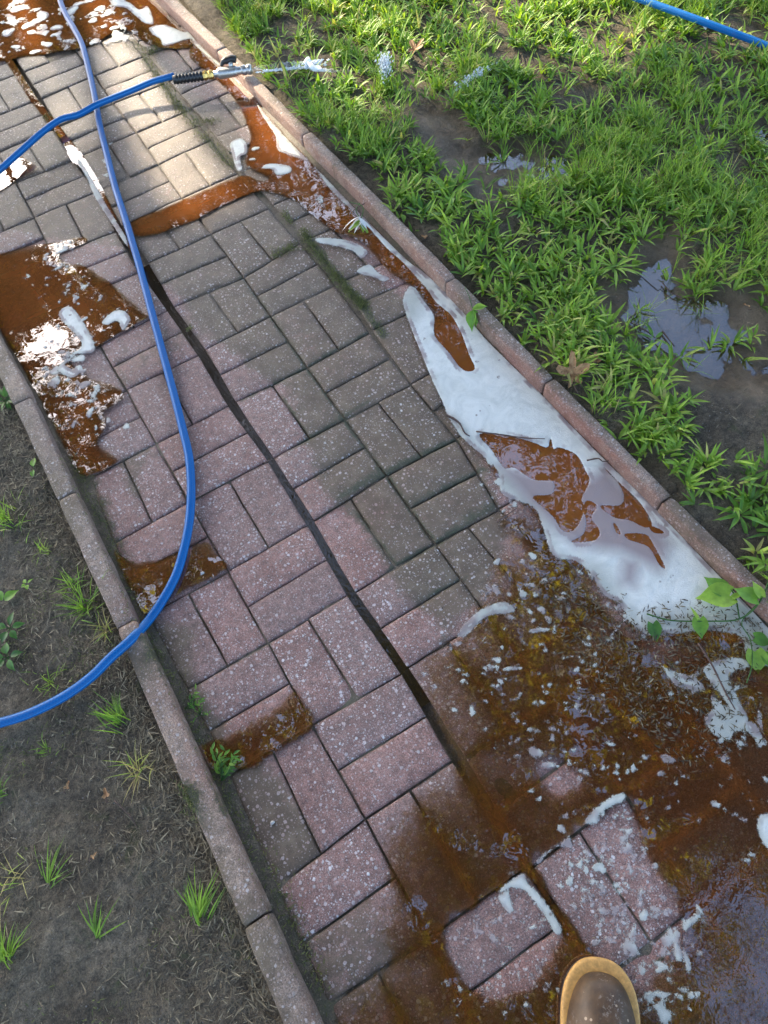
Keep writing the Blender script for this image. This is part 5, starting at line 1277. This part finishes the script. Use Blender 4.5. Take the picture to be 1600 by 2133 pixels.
scr = mesh_py('plastic_scrap', [(0, 0, 0), (.03, .01, .004), (.028, .03, .02), (-.004, .024, .012), (0, 0, -.001), (.03, .01, .003), (.028, .03, .019), (-.004, .024, .011)],
              [(0, 1, 2, 3), (7, 6, 5, 4), (0, 4, 5, 1), (1, 5, 6, 2), (2, 6, 7, 3), (3, 7, 4, 0)], M_PALE)
scr.location = (*[(1.981, 0.441)][0], 0.05); tag(scr, 'white torn scrap caught beside the blue hose in the lawn', 'scrap')

# ------------------------------------------------------------ hose, nozzle, jet
HR = 0.0102
def hose_mesh(name, pts, rad, parent, per=14):
    path = spline(pts, per)
    n = 20
    vs, fs = tube_arrays(path, rad, n)
    o = mesh_py(name, vs, fs, M_HOSE, parent)
    me = o.data
    uv = me.uv_layers.new(name='UVMap')
    d = [0]
    for a, b in zip(path[:-1], path[1:]): d.append(d[-1] + (b - a).length)
    m = len(path)
    for p in me.polygons:
        vi = list(p.vertices)
        wrap = any(v % n == n - 1 for v in vi) and any(v % n == 0 for v in vi)
        for li, v in zip(p.loop_indices, vi):
            if v >= m * n: uv.data[li].uv = (0, 0); continue
            i, j = v // n, v % n
            uv.data[li].uv = (d[i], (j + (n if wrap and j == 0 else 0)) / n)
    return o
hose = empty('garden_hose', (*[(0.155, 1.443)][0], 0.0)); tag(hose, 'blue braided garden hose looping over the paver path to the shut off nozzle', 'garden hose')
ho = Vector(hose.location)
def pts3(L, z): return [Vector((q[0], q[1], zz)) - ho for q, zz in zip(L, z)]
S1 = [(0.380, 2.741), (0.311, 2.386), (0.269, 2.140), (0.257, 1.975), (0.243, 1.841), (0.204, 1.657), (0.168, 1.502), (0.124, 1.330), (0.088, 1.166), (0.050, 0.987), (0.020, 0.816), (-0.011, 0.647), (-0.038, 0.512), (-0.064, 0.386), (-0.092, 0.249), (-0.120, 0.112), (-0.144, 0.001), (-0.165, -0.088), (-0.194, -0.167), (-0.228, -0.238), (-0.264, -0.296), (-0.312, -0.357), (-0.358, -0.396), (-0.410, -0.428)]
Z1 = [.012] * len(S1)
S1b = [(-0.452, -0.465), (-0.503, -0.483), (-0.555, -0.495), (-0.619, -0.498), (-0.690, -0.492), (-0.747, -0.478), (-0.820, -0.452), (-0.976, -0.354)]
Z1b = [.045, .053, .045, .036, .034, .034, .034, .036]
S2 = [(0.428, 1.342), (0.357, 1.373), (0.274, 1.391), (0.197, 1.403), (0.144, 1.404), (0.079, 1.394)]
Z2 = [.060, .052, .042, .036, .035, .034]
S2b = [(0.020, 1.407), (-0.055, 1.380), (-0.140, 1.328), (-0.234, 1.266), (-0.362, 1.183), (-0.538, 1.099), (-0.695, 1.062)]
Z2b = [.034, .034, .036, .040, .05, .06, .06]
loop = [(-0.85, 0.9, .05), (-1.15, 0.45, .035), (-1.3, 0.0, .034), (-1.25, -0.35, .034)]
hose_mesh('hose_tube', pts3(S1, Z1) + pts3(S1b, Z1b), HR, hose)
hose_mesh('hose_tube', pts3(S2, Z2) + pts3(S2b, Z2b) + [Vector(l) - ho for l in loop], HR, hose)
# nozzle: black ribbed grip, brass coupling, nickel shut-off valve with a black lever
nA = Vector((*[(0.422, 1.318)][0], .060)); nB = Vector((*[(0.659, 1.196)][0], .064))
ax = (nB - nA); NL = ax.length; ax.normalize()
sidev = ax.cross(Vector((0, 0, 1))).normalized(); upv = sidev.cross(ax)
def turned(name, prof, mat, parent, n=24, org=nA, smooth=True):
    """prof: list of (distance along, radius)"""
    vs, fs = tube_arrays([org + ax * d - ho for d, r in prof], [r for d, r in prof], n)
    return mesh_py(name, vs, fs, mat, parent, smooth)
def fr(px_): return (px_ - 366) / (525 - 366) * NL
rib = [(fr(362), .0105), (fr(363), .0135)]
for i in range(8):
    a = fr(366 + i * 7.2); b = fr(366 + (i + 1) * 7.2)
    rib += [(a + (b - a) * .1, .0125), (a + (b - a) * .35, .0158), (a + (b - a) * .65, .0158), (a + (b - a) * .9, .0125)]
rib += [(fr(424), .0145), (fr(426), .0105)]
turned('grip_sleeve', rib, M_BLACK, hose)
turned('brass_coupling', [(fr(424), .009), (fr(425), .0145), (fr(430), .0155), (fr(433), .0125), (fr(436), .0125), (fr(438), .0150), (fr(443), .0150), (fr(446), .0120), (fr(447), .008)], M_BRASS, hose, 8, smooth=False)
vb = turned('valve_body', [(fr(446), .009), (fr(447), .0105), (fr(453), .0105), (fr(456), .0160), (fr(459), .0175), (fr(490), .0165), (fr(494), .0160), (fr(496), .0125), (fr(504), .0125), (fr(506), .010)], M_STEEL, hose)
turned('valve_outlet', [(fr(503), .0115), (fr(505), .0155), (fr(511), .0158), (fr(513), .0138), (fr(515), .0138), (fr(517), .0160), (fr(522), .0160), (fr(525), .0135), (fr(525.2), .006)], M_STEEL, hose)
sc0 = nA + ax * fr(484) - ho
tilt = (upv * 0.75 - sidev * 0.66).normalized()
tube('valve_stem', [sc0 + tilt * .012, sc0 + tilt * .026, sc0 + tilt * .030], [.0085, .0085, .006], M_STEEL, vb, 16)
hp = [sc0 + tilt * .030 - ax * .034 - tilt * .010, sc0 + tilt * .032 - ax * .024, sc0 + tilt * .036 - ax * .008, sc0 + tilt * .038 + ax * .006, sc0 + tilt * .034 + ax * .020]
tube('lever', spline(hp, 4), [.004 + .0075 * min(1, i / 6) for i in range(17)], M_BLACK, vb, 12)

# water jet
jet = empty('water_jet', nB); tag(jet, 'thin broken jet of water shooting from the nozzle across the grass', 'water jet')
def ribbon_tube(name, L, z, rad, dens, parent=jet, n=10):
    pts = [Vector((q[0], q[1], zz)) - nB for q, zz in zip(L, z)]
    p = spline(pts, 6)
    rs = np.interp(np.linspace(0, 1, len(p)), np.linspace(0, 1, len(rad)), rad)
    rs = [r * random.uniform(.8, 1.25) for r in rs]
    vs, fs = tube_arrays(p, rs, n)
    vs = [v + Vector((random.gauss(0, .0015),) * 3) for v in vs]
    o = mesh_py(name, vs, fs, M_SPRAY, parent)
    dn = np.interp(np.repeat(np.linspace(0, 1, len(p)), n), np.linspace(0, 1, len(dens)), dens)
    dn = np.concatenate([dn, np.zeros(len(vs) - len(dn))])
    at = o.data.attributes.new('dens', 'FLOAT', 'POINT'); at.data.foreach_set('value', dn.astype(np.float32))
ribbon_tube('jet_stream', [(0.657, 1.191), (0.710, 1.166), (0.766, 1.131), (0.821, 1.094)], [.064, .068, .07, .068], [.004, .005, .007, .009], [.45, .3, .35, .5])
ribbon_tube('jet_stream', [(0.824, 1.102), (0.834, 1.052), (0.884, 1.008), (0.957, 0.971), (1.013, 0.939)], [.068, .066, .06, .05, .05], [.012, .006, .004, .004, .005], [.9, .8, .3, .25, .3])
def splash(px, z, size, n, label, elong):
    r_ = empty('water_splash', (px[0], px[1], z)); tag(r_, label, 'splash')
    V, Fq, D = [], [], []
    for i in range(n):
        t = random.gauss(0, .5)
        c = Vector((elong[0] * t + random.gauss(0, size * .3), elong[1] * t + random.gauss(0, size * .3), abs(random.gauss(0, size * .35))))
        rr = random.uniform(.0012, .0042)
        s = len(V)
        for dx, dy, dz in ((1, 0, 0), (-1, 0, 0), (0, 1, 0), (0, -1, 0), (0, 0, 1), (0, 0, -1)):
            k = Vector((dx, dy, dz)) * rr * random.uniform(.7, 1.5) + Vector(elong + (0,)).normalized() * dx * rr
            V.append(c + k); D.append(.8)
        for f in ((0, 2, 4), (2, 1, 4), (1, 3, 4), (3, 0, 4), (2, 0, 5), (1, 2, 5), (3, 1, 5), (0, 3, 5)): Fq.append(tuple(s + q for q in f))
    o = mesh_py('droplets', V, Fq, M_SPRAY, r_)
    at = o.data.attributes.new('dens', 'FLOAT', 'POINT'); at.data.foreach_set('value', np.array(D, dtype=np.float32))
    o['kind'] = 'stuff'
splash([(0.764, 1.128)][0], 0.055, 0.006, 260, 'fine droplets flying along the jet just past the nozzle', (0.07, -0.04))
splash([(1.034, 0.937)][0], 0.05, 0.03, 420, 'white splash of droplets where the jet breaks over the grass', (0.03, 0.05))
splash([(1.235, 0.711)][0], 0.04, 0.025, 260, 'farther white splash in the grass beyond the first one', (0.06, 0.015))
splash([(0.833, 1.084)][0], 0.06, 0.018, 220, 'tight knot of spray where the jet kinks past the kerb', (0.03, -0.01))

# second hose lying across the far lawn
h2 = empty('garden_hose', (*[(1.981, 0.481)][0], 0.0)); tag(h2, 'blue hose partly buried in the grass at the top right of the lawn', 'garden hose')
ho = Vector(h2.location)
S3 = [(1.857, 1.095), (1.891, 0.891), (1.914, 0.740), (1.944, 0.604), (1.977, 0.479), (2.020, 0.370), (2.046, 0.313), (2.087, 0.189), (2.189, -0.020)]
hose_mesh('hose_tube', pts3(S3, [.05, .055, .062, .066, .066, .058, .052, .046, .04]), 0.0108, h2)

# ------------------------------------------------------------ boot
bt = Vector((*[(0.013, -1.408)][0], 0.0))
fwd = (bt - Vector((*[(-0.045, -1.480)][0], 0.0))).normalized()
boot = empty('work_boot', bt); boot.rotation_euler = (0, 0, math.atan2(fwd.y, fwd.x)); boot.scale = (1.1, 1.22, 1.1); tag(boot, 'toe of a wet brown rubber work boot with a tan rand standing in the water', 'boot')
def outline():
    """half widths along the boot, 0 = toe tip, going back"""
    S = [(0, 0), (.0015, .012), (.004, .0195), (.009, .0275), (.017, .0355), (.03, .0435), (.05, .0490), (.08, .0515), (.12, .049), (.17, .0400), (.22, .0365), (.26, .036), (.285, .030), (.297, .018), (.30, 0)]
    return S
def ring(S, inset, z, dz_toe=0):
    pts = []
    right = [(max(s, 0) + inset * (1 if s < .01 else 0), max(w - inset, 0)) for s, w in S]
    for s, w in right: pts.append((-s, w))
    for s, w in right[-2:0:-1]: pts.append((-s, -w))
    return [(x, y, z + dz_toe * math.exp(x / .04)) for x, y in pts]
S = outline()
def loft(name, rings, mat, parent, cap=True):
    n = len(rings[0]); vs = [v for r in rings for v in r]; fs = []
    for i in range(len(rings) - 1):
        for j in range(n):
            k = (j + 1) % n
            fs.append((i * n + j, i * n + k, (i + 1) * n + k, (i + 1) * n + j))
    if cap:
        fs.append(tuple(range(n))[::-1]); fs.append(tuple(range((len(rings) - 1) * n, len(rings) * n)))
    o = mesh_py(name, vs, fs, mat, parent)
    o.modifiers.new('sub', 'SUBSURF').levels = 2
    o.modifiers[-1].render_levels = 2
    return o
loft('sole', [ring(S, 0.004, 0.001), ring(S, 0.0, 0.004), ring(S, 0.0, 0.013), ring(S, .001, .017)], M_BLACK, boot)
loft('rand', [ring(S, 0.0012, 0.0165), ring(S, -0.0008, 0.019), ring(S, -0.0010, 0.025), ring(S, 0.0015, 0.0285), ring(S, 0.006, 0.029)], M_RAND, boot)
def upper_ring(z, toe, half, heel, bulge=0.0):
    """smooth closed section at height z from toe (distance back) to heel"""
    out = []
    n = 28
    for i in range(n):
        a = 6.2832 * i / n
        t = (1 - math.cos(a)) / 2
        s = toe + (heel - toe) * t
        w = half * abs(math.sin(a)) ** 0.72 * (1 + bulge * (0.5 - t)) * (1 if a < math.pi else -1)
        out.append((-s, w, z))
    return out
rings = [upper_ring(.027, .014, .0480, .290, .24), upper_ring(.034, .016, .0475, .289, .24), upper_ring(.044, .021, .0460, .287, .22), upper_ring(.054, .027, .0405, .285, .22), upper_ring(.063, .042, .0355, .284, .14), upper_ring(.072, .068, .032, .284, .02),
         upper_ring(.088, .115, .035, .284, 0), upper_ring(.11, .150, .042, .284, 0), upper_ring(.15, .165, .048, .286, 0), upper_ring(.21, .165, .052, .292, 0), upper_ring(.27, .162, .055, .298, 0)]
loft('upper', rings, M_BOOT, boot)

# ------------------------------------------------------------ unseen trees, crowns shaped to set shade and reflections on the path
SKYGAPS = [L for L in (
 [(-0.046, -1.182), (-0.002, -1.181), (0.018, -1.198), (-0.005, -1.234), (-0.042, -1.238), (-0.037, -1.206)], [(0.076, -1.061), (0.085, -1.077), (0.065, -1.126), (0.056, -1.105)], [(-0.104, -1.030), (-0.097, -1.044), (-0.109, -1.067), (-0.122, -1.058)], [(-0.229, -1.152), (-0.212, -1.165), (-0.179, -1.186), (-0.197, -1.205), (-0.221, -1.208), (-0.229, -1.185)],
 [(0.218, -1.531), (0.270, -1.538), (0.408, -1.614), (0.281, -1.725), (0.092, -1.613), (0.108, -1.574), (0.185, -1.581)], [(0.166, -1.531), (0.189, -1.545), (0.161, -1.573), (0.145, -1.557)], [(-0.075, -1.131), (-0.044, -1.141), (-0.066, -1.165), (-0.089, -1.160)],
 [(-0.408, 0.568), (-0.339, 0.562), (-0.280, 0.565), (-0.264, 0.466), (-0.279, 0.403), (-0.338, 0.393), (-0.399, 0.376), (-0.429, 0.457)], [(-0.277, 0.846), (-0.189, 0.832), (-0.167, 0.716), (-0.182, 0.631), (-0.217, 0.704), (-0.253, 0.778)], [(-0.158, 0.614), (-0.137, 0.552), (-0.162, 0.525), (-0.181, 0.573)], [(-0.416, -0.339), (-0.367, -0.364), (-0.373, -0.407), (-0.412, -0.416), (-0.426, -0.380)],
 [(0.444, -1.032), (0.508, -1.073), (0.474, -1.116), (0.434, -1.113), (0.411, -1.076)], [(0.480, -0.484), (0.523, -0.522), (0.491, -0.565), (0.454, -0.540)], [(0.586, -0.605), (0.604, -0.617), (0.576, -0.661), (0.561, -0.636)], [(-0.312, 1.433), (-0.147, 1.306), (-0.200, 1.137), (-0.367, 1.234)], [(0.579, -1.113), (0.592, -1.133), (0.556, -1.157), (0.553, -1.120)],
 [(0.292, -1.381), (0.311, -1.419), (0.327, -1.482), (0.311, -1.498), (0.267, -1.454), (0.264, -1.399)], [(-0.079, -0.866), (-0.067, -0.874), (-0.079, -0.899), (-0.093, -0.890)], [(-0.263, 0.938), (-0.105, 0.847), (-0.127, 0.786), (-0.276, 0.896)], [(0.228, -1.093), (0.232, -1.117), (0.224, -1.133), (0.213, -1.121)], [(0.551, -1.287), (0.460, -1.352), (0.467, -1.297)],
 [(0.463, 0.583), (0.570, 0.531), (0.551, 0.439), (0.471, 0.472)], [(0.673, 0.361), (0.713, 0.344), (0.703, 0.275)])]
LAWNSKY = [L for L in ([(1.086, 0.508), (1.345, 0.307), (1.196, 0.034), (0.894, 0.183)], [(1.073, -0.096), (1.652, -0.521), (1.269, -0.858), (0.774, -0.461)], [(1.291, -0.063), (1.419, -0.158), (1.213, -0.377), (1.093, -0.290)])]
GLINT = [(0.286, -0.984), (0.770, -1.176), (0.235, -1.766), (-0.108, -1.564), (0.069, -1.449), (0.084, -1.196)]
SUNLIT = [[(-0.045, 3.643), (3.284, 0.913), (3.077, -0.667), (2.079, 0.038), (1.903, 0.380), (1.496, 0.374), (1.240, 0.674), (0.928, 0.630), (0.719, 0.672), (0.609, 0.727), (0.549, 0.714), (0.445, 0.679), (0.220, 0.659), (0.060, 0.777), (0.043, 0.983), (0.038, 1.195), (-0.031, 1.343), (-0.009, 1.742), (-0.181, 2.197)]]
def canopy_ok(c, jx, jy):
    x, y, z = c[:, 0], c[:, 1], c[:, 2]
    k = CAM[2] / (CAM[2] + z)
    gx_, gy_ = CAM[0] + (x - CAM[0]) * k, CAM[1] + (y - CAM[1]) * k
    gx_ = gx_ + jx * .02; gy_ = gy_ + jy * .02
    ok = np.ones(len(x), bool)
    for g in SKYGAPS + LAWNSKY: ok &= ~(sdf(gx_, gy_, g) > -0.008)
    ok &= ~((fnoise(gx_, gy_, 13, 19) > 0.60) & (sdf(gx_, gy_, GLINT) > 0))
    t = 1 / math.tan(SUN_EL)
    sx_, sy_ = x - SUN_DIR.x * z * t, y - SUN_DIR.y * z * t
    for g in SUNLIT: ok &= ~(sdf(sx_ + jx * .03, sy_ + jy * .03, g) > 0)
    return ok
def crown(name, centres, mat, parent, leaf=0.10, per=60, spread=0.42):
    c0 = np.asarray(centres)
    c = np.repeat(c0, per, 0) + rng.normal(0, spread, (len(c0) * per, 3)) * np.array([1, 1, .45])
    j = rng.normal(0, 1, (len(c), 2))
    c = c[canopy_ok(c, j[:, 0], j[:, 1]) & (c[:, 2] > 2.2)]
    n = len(c)
    a = rng.uniform(0, 6.28, n); til = rng.normal(0, .55, n); rol = rng.normal(0, .55, n)
    L = leaf * rng.uniform(.6, 1.2, n); Wd = L * rng.uniform(.5, .7, n)
    dx = np.stack([np.cos(a) * np.cos(til), np.sin(a) * np.cos(til), -np.sin(til)], 1)
    dy = np.stack([-np.sin(a) * np.cos(rol), np.cos(a) * np.cos(rol), np.sin(rol)], 1)
    V = np.stack([c - dx * L[:, None] / 2, c + dy * Wd[:, None] / 2 - dx * L[:, None] * .08, c + dx * L[:, None] / 2, c - dy * Wd[:, None] / 2 - dx * L[:, None] * .08], 1).reshape(-1, 3)
    F = np.arange(n * 4).reshape(-1, 4)
    t = np.repeat(np.clip(rng.normal(.5, .25, n), 0, 1), 4)
    print(name, n, 'leaves')
    return mesh_np(name, V, F, mat, parent, False, {'tint': t})
def tree(loc, h, r, label, centres, **kw):
    root = empty('broadleaf_tree', loc); tag(root, label, 'tree')
    tr = tube('trunk', spline([(0, 0, -.2), (.05, .02, h * .35), (-.05, .06, h * .7), (.05, 0, h)], 5), [r * (1.35 - .9 * i / 15) for i in range(16)], M_BARK, root, 14)
    cc = np.asarray(centres)
    sel = cc[rng.choice(len(cc), min(26, len(cc)), replace=False)]
    for c_ in sel:
        e = Vector(c_) - Vector(loc); s = Vector((0, 0, min(h, e.z * .62)))
        m_ = s.lerp(e, .5) + Vector((random.gauss(0, .2), random.gauss(0, .2), .25))
        tube('branch', spline([s, m_, e], 4), [r * .32 * (1 - .85 * i / 8) for i in range(9)], M_BARK, root, 7)
    cr = crown('crown', cc - 0, kw.pop('leafmat', M_TREELEAF_SUNLIT), None, **kw)
    cr.parent = root; cr.matrix_parent_inverse = Matrix.Translation(-Vector(loc))
    return root
def shade_centres(n, x0, x1, y0, y1, z0, z1):
    s = np.stack([rng.uniform(x0, x1, n), rng.uniform(y0, y1, n)], 1); z = rng.uniform(z0, z1, n); t = 1 / math.tan(SUN_EL)
    return np.stack([s[:, 0] + SUN_DIR.x * z * t, s[:, 1] + SUN_DIR.y * z * t, z], 1)
def reflect_centres(n, poly, z0, z1):
    xs = [q[0] for q in poly]; ys = [q[1] for q in poly]; out = []
    while len(out) < n:
        x, y = random.uniform(min(xs), max(xs)), random.uniform(min(ys), max(ys))
        if sdf(np.array([x]), np.array([y]), poly)[0] < 0: continue
        z = random.uniform(z0, z1); k = (CAM[2] + z) / CAM[2]
        out.append((CAM[0] + (x - CAM[0]) * k, CAM[1] + (y - CAM[1]) * k, z))
    return np.array(out)
R_NEAR = [(0.059, -0.740), (0.794, -1.154), (0.219, -1.688), (-0.505, -1.258), (-0.258, -0.984), (-0.097, -0.984)]
R_LEFT = [(-0.513, -0.009), (-0.088, -0.214), (0.045, -0.853), (-0.135, -1.061), (-0.486, -1.306), (-0.761, -1.143), (-0.635, -0.537)]
R_TOP = [(-0.104, 3.384), (0.991, 2.400), (0.581, 1.493), (0.261, 1.754), (-0.418, 1.993)]
R_MID = [(-0.439, 1.204), (0.201, 0.726), (0.048, -0.305), (-0.265, -0.530), (-0.473, -0.396), (-0.526, 0.652)]
R_KERB = [(0.627, 1.342), (0.794, -1.154), (0.469, -0.943), (0.370, -0.359), (0.309, 0.782), (-0.010, 0.803), (0.505, 1.634)]
tree((2.3, -1.9, 0), 3.4, .16, 'tall leafy tree arching over the lawn and the path', reflect_centres(330, R_NEAR, 4.0, 6.5), leaf=.11, per=80)
tree((-2.6, 4.6, 0), 3.4, .18, 'spreading leafy tree standing left of the path', reflect_centres(250, R_MID, 4.2, 6.0), leafmat=M_TREELEAF_SHADED, leaf=.12, per=60)
tree((-2.2, -1.6, 0), 3.4, .17, 'leafy tree rising left of the path behind the photographer', reflect_centres(170, R_LEFT, 4.2, 6.2), leaf=.11, per=70)
tree((-3.2, 14.5, 0), 3.4, .2, 'low hanging leafy tree far beyond the path, reflected in the pool at the top', reflect_centres(480, R_TOP, 3.2, 4.6), leaf=.12, per=60)
tree((4.2, 6.2, 0), 3.6, .2, 'leafy tree on the far side of the lawn', reflect_centres(300, R_KERB, 4.0, 6.0), leafmat=M_TREELEAF_SHADED, leaf=.12, per=60)
tree((-0.6, 11.5, 0), 3.8, .24, 'big shade tree beyond the far end of the path', shade_centres(420, -1.6, 3.2, -2.3, 2.2, 4.4, 6.2), leaf=.14, per=75)

SC.render.engine = 'CYCLES'
SC.cycles.transparent_max_bounces = 16
SC.cycles.max_bounces = 6
